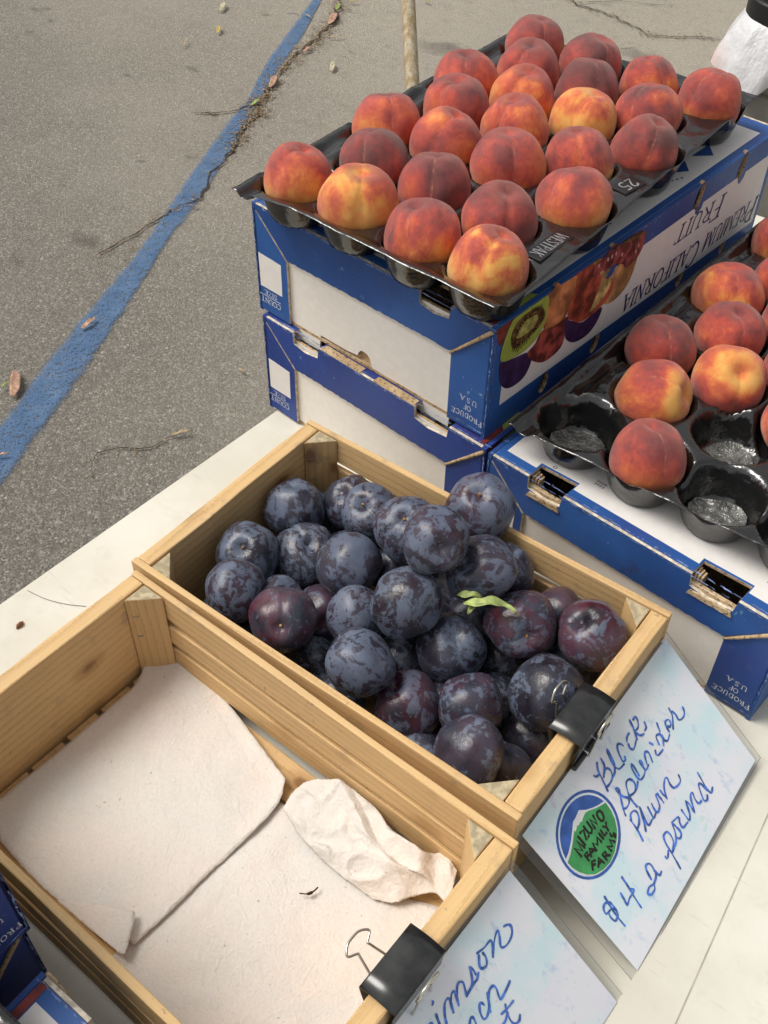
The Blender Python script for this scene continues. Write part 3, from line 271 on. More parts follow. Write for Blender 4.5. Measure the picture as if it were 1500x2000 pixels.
    def bsdf(s, color, rough=.5, spec=.5, metallic=0.0, normal=None, **kw):
        nd = s.t.nodes.new('ShaderNodeBsdfPrincipled'); s.set(nd.inputs['Base Color'], color); s.set(nd.inputs['Roughness'], rough)
        nd.inputs['Specular IOR Level'].default_value = spec; s.set(nd.inputs['Metallic'], metallic)
        if normal is not None: s.set(nd.inputs['Normal'], normal)
        for k, v in kw.items(): s.set(nd.inputs[k.replace('__', ' ')], v)
        return nd.outputs[0]
    def done(s, sh):
        s.t.links.new(sh, s.out.inputs['Surface']); return s.m

def plain(name, col, rough=.5, spec=.5, metallic=0.0, var=.12, vscale=60, bump=0.0):
    t = NT(name); c = t.coord()
    f = t.noise(c, vscale, 4)
    col2 = t.mix(t.math('MULTIPLY', t.step(f, .35, .7), 1.0), tuple(x * (1 - var) for x in col), tuple(min(1, x * (1 + var)) for x in col))
    nb = t.bump(t.noise(c, vscale * 8, 3), .4, bump) if bump else None
    return t.done(t.bsdf(col2, t.math('ADD', rough - .05, t.math('MULTIPLY', f, .1)), spec, metallic, nb))
# ------------------------------------------------------------------ materials
def m_wood():
    t = NT('pine_wood'); c = t.coord('Object')
    big = t.noise(c, 9, 2)
    wob = t.vmath('SCALE', t.vmath('SUBTRACT', t.noise(t.n('Mapping', Vector=c, Scale=(5, 14, 14)).outputs[0], 1.0, 3, col=True), (.5, .5, .5)), scale=.012)
    rot = t.n('Mapping', Vector=t.vmath('ADD', c, wob), Rotation=(.3, .05, .11)).outputs[0]
    wv = t.t.nodes.new('ShaderNodeTexWave'); wv.wave_type = 'RINGS'; wv.rings_direction = 'X'; wv.wave_profile = 'SAW'
    t.set(wv.inputs['Vector'], rot); wv.inputs['Scale'].default_value = 46; wv.inputs['Distortion'].default_value = 1.6; wv.inputs['Detail'].default_value = 2; wv.inputs['Detail Scale'].default_value = 12
    grow = t.ramp(wv.outputs[0], (0, 0), (.55, .12), (.86, .62), (.94, 1), (1, .1))
    fine = t.noise(t.n('Mapping', Vector=c, Scale=(14, 900, 900)).outputs[0], 1.0, 3)
    base = t.mix(grow, (.66, .450, .225), (.50, .305, .130))
    base = t.mix(t.step(big, .35, .7), base, t.mix(.5, base, (.74, .49, .22)))
    base = t.mix(t.math('MULTIPLY', t.step(fine, .4, .75), .22), base, (.40, .25, .11))
    k = t.n('Mapping', Vector=c, Scale=(9, 15, 15)).outputs[0]
    kd = t.math('ADD', t.voro(k, 1.0), t.math('MULTIPLY', t.noise(c, 120, 2), .06))
    base = t.mix(t.step(kd, .145, .085), base, (.16, .075, .03))
    base = t.mix(t.math('MULTIPLY', t.step(kd, .24, .14), .45), base, (.36, .19, .07))
    gr = t.math('MULTIPLY', t.step(t.noise(c, 34, 5, .65), .57, .74), .45)
    base = t.mix(gr, base, (.24, .20, .155))
    base = t.mix(t.math('MULTIPLY', t.step(t.noise(c, 130, 4), .68, .74), .5), base, (.13, .11, .08))
    nb = t.bump(t.math('ADD', t.math('MULTIPLY', grow, -.5), fine), .45, .0007)
    return t.done(t.bsdf(base, t.math('ADD', .52, t.math('MULTIPLY', fine, .16)), .32, normal=nb))

def m_peach():
    t = NT('peach_skin'); c = t.coord_var(.75, 1.25); loc = t.coord('Object', rnd=False)
    sep = t.n('SeparateXYZ', Vector=loc); x, y, z = sep.outputs[0], sep.outputs[1], sep.outputs[2]
    n1 = t.noise(c, 1.05, 2.5, .5, .3); n2 = t.noise(c, 5, 5, .65, .6)
    st = t.noise(t.n('Mapping', Vector=c, Scale=(26, 26, 3)).outputs[0], 1.0, 3, .6)
    f = t.math('ADD', t.math('MULTIPLY', t.math('SUBTRACT', n1, .5), 1.35), t.math('SUBTRACT', t.prop('tone'), .05))
    f = t.math('ADD', f, t.math('MULTIPLY', t.math('SUBTRACT', n2, .5), .55)); f = t.math('ADD', f, t.math('MULTIPLY', t.math('SUBTRACT', st, .5), .22))
    f = t.math('ADD', f, t.math('MULTIPLY', z, .26))
    gold = t.math('MULTIPLY', t.step(t.noise(t.vmath('ADD', c, (4.4, 9.1, 2.2)), .85, 3.5, .6, .5), .40, .74), t.prop('gold')); f = t.math('SUBTRACT', f, t.math('MULTIPLY', gold, .50))
    f = t.math('SUBTRACT', f, t.math('MULTIPLY', t.math('MULTIPLY', t.step(t.math('ADD', z, t.math('MULTIPLY', t.math('SUBTRACT', n2, .5), .5)), .50, 1.0), t.prop('pit')), .70))
    col = t.ramp(f, (0, (.82, .43, .095)), (.16, (.80, .31, .060)), (.34, (.68, .145, .040)), (.55, (.48, .060, .038)), (.76, (.250, .034, .034)), (1, (.105, .024, .028)))
    ay = t.math('ABSOLUTE', t.math('ADD', y, t.math('MULTIPLY', t.math('SUBTRACT', t.noise(c, 9, 3), .5), .05)))
    sut = t.math('MULTIPLY', t.step(ay, .055, .0), t.step(x, .0, .5)); sut = t.math('MULTIPLY', sut, t.step(t.noise(c, 5, 5, .7), .42, .70))
    col = t.mix(t.math('MULTIPLY', sut, .55), col, (.70, .27, .15))
    dots = t.math('MULTIPLY', t.step(t.voro(c, 16), .10, .04), .4); col = t.mix(dots, col, (.80, .42, .22))
    stem = t.step(z, .865, .925); col = t.mix(t.math('MULTIPLY', stem, t.math('SUBTRACT', .6, t.math('MULTIPLY', t.prop('pit'), .5))), col, (.25, .05, .04))
    fz = t.math('MULTIPLY', t.noise(c, 4, 5, .7), .18); col = t.mix(fz, col, (.62, .36, .31))
    nb = t.bump(t.math('ADD', t.noise(c, 130, 2), t.math('MULTIPLY', n2, .9)), .32, .010)
    return t.done(t.bsdf(col, .62, .25, normal=nb, Sheen__Weight=.40, Sheen__Roughness=.40, Sheen__Tint=(1.0, .82, .76)))

def m_plum():
    t = NT('plum_skin'); c = t.coord_var(.55, 1.35); loc = t.coord('Object', rnd=False)
    z = t.n('SeparateXYZ', Vector=loc).outputs[2]
    red = t.math('MULTIPLY', t.step(t.noise(c, 1.3, 4, .6), .36, .58), t.prop('red'))
    skin = t.mix(red, (.010, .008, .014), (.095, .010, .016)); skin = t.mix(t.math('MULTIPLY', t.noise(c, 7, 4), .4), skin, (.028, .014, .022))
    n1 = t.noise(c, 2.1, 7, .66, .9); n2 = t.noise(t.vmath('ADD', c, (3, 8, 1)), 4.6, 6, .62, .5)
    scr = t.noise(t.n('Mapping', Vector=c, Scale=(5, 20, 4), Rotation=(.5, .4, 1)).outputs[0], 1.0, 4, .7)
    m = t.math('ADD', t.math('MULTIPLY', t.math('SUBTRACT', n1, .5), 1.55), t.math('MULTIPLY', t.math('SUBTRACT', n2, .5), .80))
    m = t.math('ADD', m, t.math('SUBTRACT', t.prop('bloom'), .5))
    patch = t.step(m, -.07, .075); veil = t.step(t.noise(t.vmath('ADD', c, (1, 6, 4)), 1.1, 4, .6), .28, .62)
    patch = t.math('MULTIPLY', patch, t.math('SUBTRACT', 1.0, t.math('MULTIPLY', t.step(scr, .63, .70), .75)))
    chip = t.step(t.noise(c, 11, 4, .6, .4), .66, .69); patch = t.math('MULTIPLY', patch, t.math('SUBTRACT', 1.0, chip))
    amt = t.math('ADD', t.math('MULTIPLY', patch, .48), t.math('MULTIPLY', veil, .20)); amt = t.math('MULTIPLY', amt, t.math('ADD', .72, t.math('MULTIPLY', t.noise(c, 3, 5), .5)))
    bl = t.mix(t.noise(c, 1.2, 2), (.112, .158, .258), (.195, .232, .300))
    col = t.mix(amt, skin, bl)
    col = t.mix(t.math('MULTIPLY', t.step(t.voro(c, 22), .085, .04), .35), col, (.34, .27, .25))
    nb = t.bump(t.math('ADD', n2, t.math('MULTIPLY', t.noise(c, 60, 2), .15)), .12, .02)
    return t.done(t.bsdf(col, t.math('ADD', .17, t.math('MULTIPLY', amt, .36)), .5, normal=nb, Sheen__Weight=.05, Sheen__Roughness=.4, Sheen__Tint=(.8, .88, 1)))

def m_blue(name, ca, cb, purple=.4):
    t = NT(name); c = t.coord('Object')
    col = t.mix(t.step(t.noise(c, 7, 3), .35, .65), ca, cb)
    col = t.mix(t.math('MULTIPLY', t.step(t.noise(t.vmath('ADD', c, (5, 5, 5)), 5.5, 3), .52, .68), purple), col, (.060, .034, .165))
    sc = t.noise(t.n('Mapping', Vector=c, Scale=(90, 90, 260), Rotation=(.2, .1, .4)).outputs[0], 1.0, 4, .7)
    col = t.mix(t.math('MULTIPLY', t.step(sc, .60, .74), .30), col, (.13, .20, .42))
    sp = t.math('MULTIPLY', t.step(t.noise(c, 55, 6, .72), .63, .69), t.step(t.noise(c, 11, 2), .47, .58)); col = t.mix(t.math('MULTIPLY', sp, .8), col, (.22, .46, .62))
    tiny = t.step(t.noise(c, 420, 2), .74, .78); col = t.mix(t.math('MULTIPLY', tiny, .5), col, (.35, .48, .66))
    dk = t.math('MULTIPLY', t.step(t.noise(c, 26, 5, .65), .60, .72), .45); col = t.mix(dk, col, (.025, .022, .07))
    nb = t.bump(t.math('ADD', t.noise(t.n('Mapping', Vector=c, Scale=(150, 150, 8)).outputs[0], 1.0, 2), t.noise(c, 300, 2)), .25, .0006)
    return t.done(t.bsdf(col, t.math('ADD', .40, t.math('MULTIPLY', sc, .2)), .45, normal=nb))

def m_card(name, col, warm=.5):
    t = NT(name); c = t.coord('Object')
    k = t.mix(t.step(t.noise(c, 120, 4), .35, .68), tuple(x * .975 for x in col), tuple(min(1, x * 1.02) for x in col))
    k = t.mix(t.math('MULTIPLY', t.step(t.noise(c, 16, 4), .5, .75), .18 * warm), k, (.62, .57, .49))
    k = t.mix(t.math('MULTIPLY', t.step(t.noise(t.n('Mapping', Vector=c, Scale=(9, 9, 60)).outputs[0], 1.0, 3), .72, .78), .20), k, (.45, .62, .75))
    return t.done(t.bsdf(k, .62, .25, normal=t.bump(t.noise(c, 260, 3), .3, .0005)))

def m_kraft():
    t = NT('kraft_corrugated_edge'); c = t.coord('Object')
    fl = t.noise(t.n('Mapping', Vector=c, Scale=(330, 330, 330)).outputs[0], 1.0, 2)
    k = t.mix(t.step(t.noise(c, 60, 4), .35, .7), (.44, .31, .18), (.58, .44, .28)); k = t.mix(t.math('MULTIPLY', t.step(fl, .56, .62), .75), k, (.11, .075, .04))
    return t.done(t.bsdf(k, .85, .1, normal=t.bump(fl, .8, .001)))

def m_ground():
    t = NT('asphalt'); g = t.n('NewGeometry'); c = g.outputs['Position']
    vc = t.voro(c, 270, out='Color'); vd = t.voro(c, 270)
    v = t.n('SeparateColor', Color=vc).outputs[0]
    fine = t.noise(c, 480, 3, .7); mid = t.noise(c, 22, 5, .6); big = t.noise(c, 1.5, 3)
    col = t.ramp(t.math('ADD', t.math('MULTIPLY', v, .55), t.math('MULTIPLY', fine, .45)), (.16, (.088, .079, .067)), (.44, (.146, .134, .115)), (.66, (.184, .170, .147)), (.86, (.38, .355, .315)))
    st2 = t.math('MULTIPLY', t.step(t.n('SeparateColor', Color=t.voro(c, 105, out='Color')).outputs[1], .90, .93), t.step(t.voro(c, 105), .42, .25)); col = t.mix(t.math('MULTIPLY', st2, .6), col, (.44, .42, .38))
    sepp = t.n('SeparateXYZ', Vector=c)
    # far ground painted paler, for old concrete and its brighter open-sky light
    far = t.step(t.math('ADD', t.math('ADD', t.math('MULTIPLY', sepp.outputs[0], .30), t.math('MULTIPLY', sepp.outputs[1], .62)), t.math('MULTIPLY', t.math('SUBTRACT', big, .5), .5)), -.3, 1.65)
    pale = t.ramp(t.math('ADD', t.math('MULTIPLY', v, .35), t.math('MULTIPLY', fine, .65)), (.2, (.265, .238, .193)), (.5, (.350, .318, .260)), (.85, (.45, .415, .35)))
    col = t.mix(t.math('MULTIPLY', far, .92), col, pale)
    col = t.mix(t.math('MULTIPLY', t.step(mid, .5, .8), .35), col, (.13, .118, .10)); col = t.mix(t.math('MULTIPLY', t.step(big, .45, .7), .16), col, (.34, .31, .26))
    wob = t.vmath('SCALE', t.vmath('SUBTRACT', t.noise(c, 14, 3, col=True), (.5, .5, .5)), scale=.11)
    p = t.vmath('MULTIPLY', t.vmath('ADD', c, wob), (1, 1, 0))
    for sx, sy, r in STAINS:
        dd = t.vmath('LENGTH', t.vmath('MULTIPLY', t.vmath('SUBTRACT', p, (sx, sy, 0)), (1 / r, 1.9 / r, 0)))
        col = t.mix(t.math('MULTIPLY', t.step(dd, 1.0, .2), .45), col, (.062, .055, .048))
    nb = t.bump(t.math('ADD', t.math('MULTIPLY', vd, -1.0), t.math('MULTIPLY', fine, .7)), .55, .004)
    return t.done(t.bsdf(col, .86, .2, normal=nb))

def m_stripe():
    t = NT('blue_road_paint'); c = t.n('NewGeometry').outputs['Position']
    a = t.t.nodes.new('ShaderNodeAttribute'); a.attribute_name = 'edge'
    v = t.n('SeparateColor', Color=t.voro(c, 270, out='Color')).outputs[0]; fine = t.noise(c, 480, 3, .7); mid = t.noise(c, 20, 5, .65)
    col = t.mix(t.step(mid, .3, .7), (.066, .138, .270), (.108, .188, .325)); col = t.mix(t.math('MULTIPLY', t.step(t.math('ADD', v, t.math('MULTIPLY', fine, .5)), .95, 1.25), .55), col, (.22, .28, .36))
    k = t.math('ADD', t.math('MULTIPLY', a.outputs['Fac'], 1.15), t.math('ADD', t.math('MULTIPLY', t.math('SUBTRACT', mid, .5), 1.0), t.math('MULTIPLY', t.math('SUBTRACT', fine, .5), .9)))
    k = t.math('ADD', k, t.math('MULTIPLY', t.math('SUBTRACT', v, .5), .4))
    mask = t.math('MULTIPLY', t.math('MULTIPLY', t.step(k, .20, .85), .86), t.math('SUBTRACT', 1.0, t.math('MULTIPLY', t.step(t.math('ADD', v, fine), 1.22, 1.42), .8)))
    pb = t.bsdf(col, .75, .25, normal=t.bump(t.math('ADD', t.math('MULTIPLY', t.voro(c, 270), -1.0), fine), .4, .003))
    mx = t.n('MixShader', Fac=mask, i1=t.n('BsdfTransparent').outputs[0], i2=pb)
    return t.done(mx.outputs[0])

def m_tray(name, base=.012, rough=.2):
    t = NT(name); c = t.coord('Object')
    f = t.noise(c, 26, 4)
    col = t.mix(t.math('MULTIPLY', t.step(t.noise(c, 60, 5, .7), .58, .75), .35), (base, base, base), (.055, .052, .047))
    nb = t.bump(t.math('ADD', t.noise(c, 30, 3), t.math('ADD', t.math('MULTIPLY', t.noise(t.n('Mapping', Vector=c, Scale=(40, 110, 60), Rotation=(0, 0, .5)).outputs[0], 1.0, 4, .6), .5), t.math('MULTIPLY', t.noise(c, 260, 2), .06))), .42, .004)
    return t.done(t.bsdf(col, t.math('ADD', rough - .06, t.math('MULTIPLY', f, .14)), .95, normal=nb))

def m_towel():
    t = NT('paper_towel'); c = t.coord('Object')
    n = t.noise(c, 13, 4); col = t.mix(t.step(n, .38, .64), (.80, .765, .715), (.845, .765, .695)); col = t.mix(t.math('MULTIPLY', t.step(t.noise(c, 21, 4), .55, .72), .55), col, (.73, .725, .70))
    col = t.mix(t.math('MULTIPLY', t.step(t.noise(c, 420, 2), .40, .70), .22), col, (.66, .61, .56))
    col = t.mix(t.math('MULTIPLY', t.step(t.noise(c, 210, 3), .715, .75), .65), col, (.34, .28, .23))
    d = t.vmath('SCALE', t.vmath('SUBTRACT', t.noise(c, 16, 2, col=True), (.5, .5, .5)), scale=.035)
    con = t.vmath('LENGTH', t.vmath('SUBTRACT', t.vmath('FRACTION', t.vmath('SCALE', t.vmath('ADD', c, d), scale=11.0)), (.5, .5, .5))); line = t.math('MULTIPLY', t.step(t.math('SINE', t.math('MULTIPLY', con, 48)), .75, 1.0), t.step(t.noise(c, 22, 3), .50, .68))
    crs = t.math('SUBTRACT', 1.0, t.math('ABSOLUTE', t.math('MULTIPLY', t.math('SUBTRACT', t.noise(t.vmath('ADD', c, (3, 3, 3)), 17, 3, .6), .5), 6.0))); crs = t.step(crs, .80, 1.0)
    crepe = t.noise(c, 400, 3, .75)
    nb = t.bump(t.math('ADD', t.math('ADD', t.math('MULTIPLY', line, .36), t.math('MULTIPLY', crs, .34)), t.math('ADD', t.math('MULTIPLY', crepe, 1.5), t.math('MULTIPLY', t.noise(c, 75, 6, .75), .9))), .65, .0012)
    tl = t.n('BsdfTranslucent', Color=col, Normal=nb)
    return t.done(t.n('MixShader', Fac=.10, i1=t.bsdf(col, .9, .1, normal=nb), i2=tl.outputs[0]).outputs[0])

def m_sign():
    t = NT('laminated_sign_paper'); c = t.coord('Object')
    col = t.mix(t.step(t.noise(c, 14, 4, .6), .42, .62), (.84, .85, .90), (.66, .84, .89)); col = t.mix(t.math('MULTIPLY', t.step(t.noise(t.vmath('ADD', c, (3, 1, 2)), 11, 4), .54, .68), .70), col, (.82, .79, .91))
    col = t.mix(t.math('MULTIPLY', t.step(t.noise(t.vmath('ADD', c, (8, 1, 5)), 9, 3), .52, .66), .65), col, (.88, .88, .90))
    sm = t.noise(t.n('Mapping', Vector=c, Scale=(85, 48, 60), Rotation=(0, 0, .7)).outputs[0], 1.0, 5, .7)
    col = t.mix(t.math('MULTIPLY', t.step(sm, .56, .68), .50), col, (.38, .55, .78)); col = t.mix(t.math('MULTIPLY', t.step(t.noise(c, 75, 4), .67, .72), .4), col, (.42, .74, .66))
    col = t.mix(t.math('MULTIPLY', t.step(t.noise(t.vmath('ADD', c, (2, 2, 7)), 60, 4), .68, .73), .45), col, (.68, .46, .70))
    return t.done(t.bsdf(col, .34, .45, normal=t.bump(t.noise(c, 22, 2), .1, .003), Coat__Weight=.35, Coat__Roughness=.12))

def m_film():
    t = NT('clear_lamination_film')
    gl = t.n('BsdfGlossy', Color=(.9, .9, .92), Roughness=.12); tr = t.n('BsdfTransparent', Color=(.97, .97, .965))
    lw = t.t.nodes.new('ShaderNodeLayerWeight'); lw.inputs[0].default_value = .25
    mx = t.n('MixShader', Fac=t.math('ADD', .03, t.math('MULTIPLY', lw.outputs['Facing'], .16)), i1=tr.outputs[0], i2=gl.outputs[0]); return t.done(mx.outputs[0])

def m_table():
    t = NT('table_plastic'); c = t.coord('Object')
    col = t.mix(t.step(t.noise(c, 7, 5, .6), .35, .7), (.60, .575, .49), (.70, .68, .605)); col = t.mix(t.math('MULTIPLY', t.step(t.noise(c, 38, 6, .7), .54, .72), .36), col, (.52, .49, .41))
    sc = t.noise(t.n('Mapping', Vector=c, Scale=(30, 300, 30), Rotation=(0, 0, .6)).outputs[0], 1.0, 4); col = t.mix(t.math('MULTIPLY', t.step(sc, .64, .72), .34), col, (.42, .40, .35))
    return t.done(t.bsdf(col, .46, .35, normal=t.bump(t.noise(c, 420, 3), .2, .0006)))

def m_crumple():
    t = NT('crumpled_clear_plastic'); c = t.coord('Object')
    w = t.vmath('ADD', c, t.vmath('SCALE', t.noise(c, 60, 3, col=True), scale=.012))
    e = t.voro(w, 75, feature='DISTANCE_TO_EDGE'); h = t.math('ADD', t.math('MULTIPLY', t.math('ABSOLUTE', t.math('SUBTRACT', t.noise(w, 42, 4, .6), .5)), 3.0), t.math('MULTIPLY', t.voro(w, 38), .6))
    col = t.mix(t.step(t.noise(c, 90, 4, .7), .35, .7), (.075, .075, .068), (.19, .19, .175))
    return t.done(t.bsdf(col, .22, .7, .1, normal=t.bump(h, .8, .006)))

def m_kiwi():
    t = NT('kiwi_print'); c = t.coord('Object')
    col = t.mix(t.noise(t.n('Mapping', Vector=c, Scale=(20, 120, 120)).outputs[0], 1.0, 3), (.20, .29, .035), (.42, .47, .10)); return t.done(t.bsdf(col, .5, .35))

WOOD = m_wood(); PEACH = m_peach(); PLUM = m_plum(); KRAFT = m_kraft()
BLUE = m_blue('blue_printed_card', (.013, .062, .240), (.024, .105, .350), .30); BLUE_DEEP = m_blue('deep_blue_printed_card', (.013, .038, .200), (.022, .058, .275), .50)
WHITE = m_card('white_card', (.80, .765, .71)); LABEL = m_card('white_print_card', (.76, .73, .70), .25)
GROUND = m_ground(); STRIPE = m_stripe(); TRAY = m_tray('black_tray_plastic', .011, .13); TOWEL = m_towel(); SIGN = m_sign(); FILM = m_film(); TABLE = m_table()
CRUMPLED = m_crumple()
INK = plain('blue_marker_ink', (.075, .185, .58), .45, .4, 0, .50, 210); NAVY = plain('navy_print', (.028, .026, .13), .5, .3); WHITEINK = plain('white_print', (.66, .70, .76), .5, .3)
LOGO_BLUE = plain('logo_blue', (.045, .12, .42), .4, .45, 0, .2, 90); LOGO_GREEN = plain('logo_green', (.060, .33, .105), .4, .45, 0, .18, 70); LOGO_WHITE = plain('logo_white', (.78, .80, .80), .4, .45); LOGO_BLACK = plain('logo_black', (.018, .017, .014), .4, .4)
WORN_SHEEN = plain('worn_sheen_print', (.20, .27, .50), .6, .3, 0, .6, 160)
CLIP = plain('black_clip_steel', (.020, .021, .021), .22, .6, 0, .3, 90); WIRE = plain('nickel_wire', (.62, .58, .50), .24, .5, .95, .1)
FRUIT_M = dict(kiwi=m_kiwi(), kiwi_core=plain('kiwi_seed_print', (.13, .075, .02), .5, .3, 0, .8, 220), kiwi_heart=plain('kiwi_heart_print', (.36, .34, .10), .5, .3, 0, .4, 160),
    dark_plum=plain('dark_plum_print', (.040, .015, .075), .5, .35, 0, .4, 90), red_left=plain('red_fruit_print', (.20, .035, .03), .5, .35, 0, .4, 60), red_slice=plain('red_slice_print', (.30, .055, .045), .5, .35, 0, .7, 70),
    peach_half=plain('peach_print', (.50, .19, .075), .5, .35, 0, .6, 36), nectarine=plain('nectarine_print', (.34, .065, .035), .5, .35, 0, .7, 45), nectarine_flesh=plain('flesh_print', (.58, .40, .15), .5, .35, 0, .6, 70),
    dark_plum_two=plain('plum_print', (.045, .017, .075), .5, .35, 0, .4, 90), peach_two=plain('orange_peach_print', (.55, .28, .11), .5, .35, 0, .5, 40), grape_bed=plain('grape_shadow_print', (.085, .018, .022), .5, .35), grape=plain('grape_print', (.22, .045, .05), .45, .4, 0, .7, 110))
STEMGREEN = plain('green_stem', (.10, .15, .02), .6, .3); STEM = plain('fruit_stem', (.40, .20, .07), .7, .2, 0, .4, 200)
LEAFGREEN = plain('fresh_leaf', (.33, .40, .13), .5, .35, 0, .35, 90)
LEAF = {'cream': plain('cream_leaf', (.47, .42, .29), .7, .2, 0, .25, 90), 'yellow': plain('yellow_leaf', (.47, .36, .10), .7, .2, 0, .25, 90), 'tan': plain('tan_twig_leaf', (.40, .30, .17), .8, .2, 0, .3, 90),
        'green': plain('green_leaf', (.27, .34, .09), .6, .3, 0, .25, 90), 'pink': plain('pinkish_leaf', (.41, .25, .175), .7, .2, 0, .3, 90), 'grey': plain('grey_leaf', (.33, .29, .24), .8, .2, 0, .3, 90)}
CRACK = plain('crack_dirt', (.060, .050, .040), .95, .05, 0, .5, 90); DEBRIS = plain('dry_debris', (.27, .195, .125), .9, .1, 0, .6, 300)
ENDGRAIN = plain('end_grain', (.44, .365, .235), .75, .2, 0, .25, 170)
PALE_EDGE = plain('torn_card_edge', (.60, .53, .43), .85, .1, 0, .3, 200)
STAPLE = plain('staple_steel', (.30, .27, .22), .4, .5, .8)
# ------------------------------------------------------------------ setting: ground, road paint, cracks, table
GZ = -0.74
bm = bmesh.new()
N = 48
gx = [(-60 + 120 * (i / N)) for i in range(N + 1)]
vv = [[bm.verts.new((x - 1, y + 2, GZ)) for x in gx] for y in gx]
for i in range(N):
    for j in range(N): bm.faces.new((vv[i][j], vv[i][j + 1], vv[i + 1][j + 1], vv[i + 1][j]))
tag(bm_obj('ground', bm, GROUND), kind='structure')

def resample(P, n):
    P = [Vector(p) for p in P]; L = [0]
    for a, b in zip(P, P[1:]): L.append(L[-1] + (b - a).length)
    out = []; k = 0
    for i in range(n):
        s = L[-1] * i / (n - 1)
        while k < len(P) - 2 and L[k + 1] < s: k += 1
        out.append(P[k].lerp(P[k + 1], min(1, (s - L[k]) / max(1e-9, L[k + 1] - L[k]))))
    return out
SL = spline([(*p, 0) for p in STRIPE_L], 6); SR = spline([(*p, 0) for p in STRIPE_R], 6)
bm = bmesh.new(); vals = []; rows = []
for a, b in zip(SL, SR):
    r = []
    for k in range(9):
        u = -.20 + 1.40 * k / 8; q = a.lerp(b, u); r.append(bm.verts.new((q.x, q.y, GZ + .004))); vals.append(max(0, min(1, 2.6 * min(u + .20, 1.20 - u))))
    rows.append(r)
for a, b in zip(rows, rows[1:]):
    for k in range(8): bm.faces.new((a[k], a[k + 1], b[k + 1], b[k]))
o = bm_obj('road_marking', bm, STRIPE); at = o.data.attributes.new('edge', 'FLOAT', 'POINT'); at.data.foreach_set('value', vals)
tag(o, kind='structure')

for ci, P in enumerate(CRACKS):
    P = jag([(*p,) for p in P], .012, .03); bm = bmesh.new(); rows = []
    for i, p in enumerate(P):
        p = Vector(p); t = (Vector(P[min(i + 1, len(P) - 1)]) - Vector(P[max(0, i - 1)])).normalized(); s = Vector((-t.y, t.x))
        w = random.uniform(.0008, .0034) * (2.2, 1.2, .55, 1.3, .8)[ci] * (1 if i < len(P) * .75 else .5)
        rows.append([bm.verts.new((p.x + s.x * w, p.y + s.y * w, GZ + .0056)), bm.verts.new((p.x - s.x * w * .8, p.y - s.y * w * .8, GZ + .0056))])
    for a, b in zip(rows, rows[1:]): bm.faces.new((a[0], b[0], b[1], a[1]))
    tag(bm_obj('ground_crack', bm, CRACK), kind='structure')
# crumbs and husks lodged along the cracks
bm = bmesh.new()
for ci, n, spread in ((0, 1500, .05), (3, 220, .035), (1, 40, .02), (2, 14, .02)):
    P = [Vector(p) for p in CRACKS[ci]]
    for _ in range(n):
        i = random.randrange(len(P) - 1); 
        if ci == 0 and random.random() < .80: i = random.randrange(1, 12)
        p = P[i].lerp(P[i + 1], random.random()) + Vector((random.gauss(0, spread * .45), random.gauss(0, spread * .45)))
        a = random.uniform(0, 6.28); l, w = random.uniform(.002, .009), random.uniform(.0010, .0028); d = Vector((math.cos(a), math.sin(a))); s = Vector((-d.y, d.x)); z = GZ + .0058 + random.random() * .0015
        v = [bm.verts.new((p.x + d.x * l, p.y + d.y * l, z)), bm.verts.new((p.x + s.x * w, p.y + s.y * w, z + .0012)), bm.verts.new((p.x - d.x * l, p.y - d.y * l, z)), bm.verts.new((p.x - s.x * w, p.y - s.y * w, z))]
        bm.faces.new(v[:3]); bm.faces.new((v[0], v[2], v[3]))
tag(bm_obj('crack_debris', bm, DEBRIS), 'dry brown crumbs and husks lodged along the crack beside the blue line', 'debris', kind='stuff')

def table(name, label, corners, z, group=None):
    t = empty(name, pose(corners[0][0], corners[0][1], GZ, 0), label=label, cat='table', group=group)
    C0 = Vector((corners[0][0], corners[0][1], 0)); L = [(Vector((*c, 0)) - C0).to_2d() for c in corners]
    bm = bmesh.new(); plate(bm, [[(p.x, p.y) for p in L]], .042, Matrix.Translation((0, 0, z - GZ)))
    bm_obj('tabletop', bm, TABLE, t, bevel=.003, segs=3)
    cen = sum(L, Vector((0, 0))) / 4
    for p in L:
        q = p.lerp(cen, .16); bm = bmesh.new(); tube(bm, [(q.x, q.y, 0), (q.x, q.y, z - GZ - .043)], .014, 12); bm_obj('leg', bm, plain_grey, t, smooth=True)
    return t
plain_grey = plain('grey_steel', (.20, .20, .19), .45, .5, .6)
_d = Vector((math.cos(DIM['tt']), math.sin(DIM['tt'])))
_a = Vector((DIM['tx0'], 0)) - _d * .85; _b = Vector((DIM['tx0'], 0)) + _d * 1.04
tb = table('folding_table', 'off white plastic folding table carrying the wooden crates and cartons of peaches', [_a, (.86, -.85), (.80, 1.09), _b], 0.0)
bm = bmesh.new(); ribbon(bm, [(.560 - _a.x, -.40 + .85), (.528 - _a.x, .0237 + .85), (.5153 - _a.x, .1868 + .85), (.50 - _a.x, .38 + .85)], .0011, Matrix.Translation((0, 0, -GZ)), .0002); bm_obj('mould_seam', bm, plain('seam_shadow', (.40, .375, .30), .6, .2), tb)

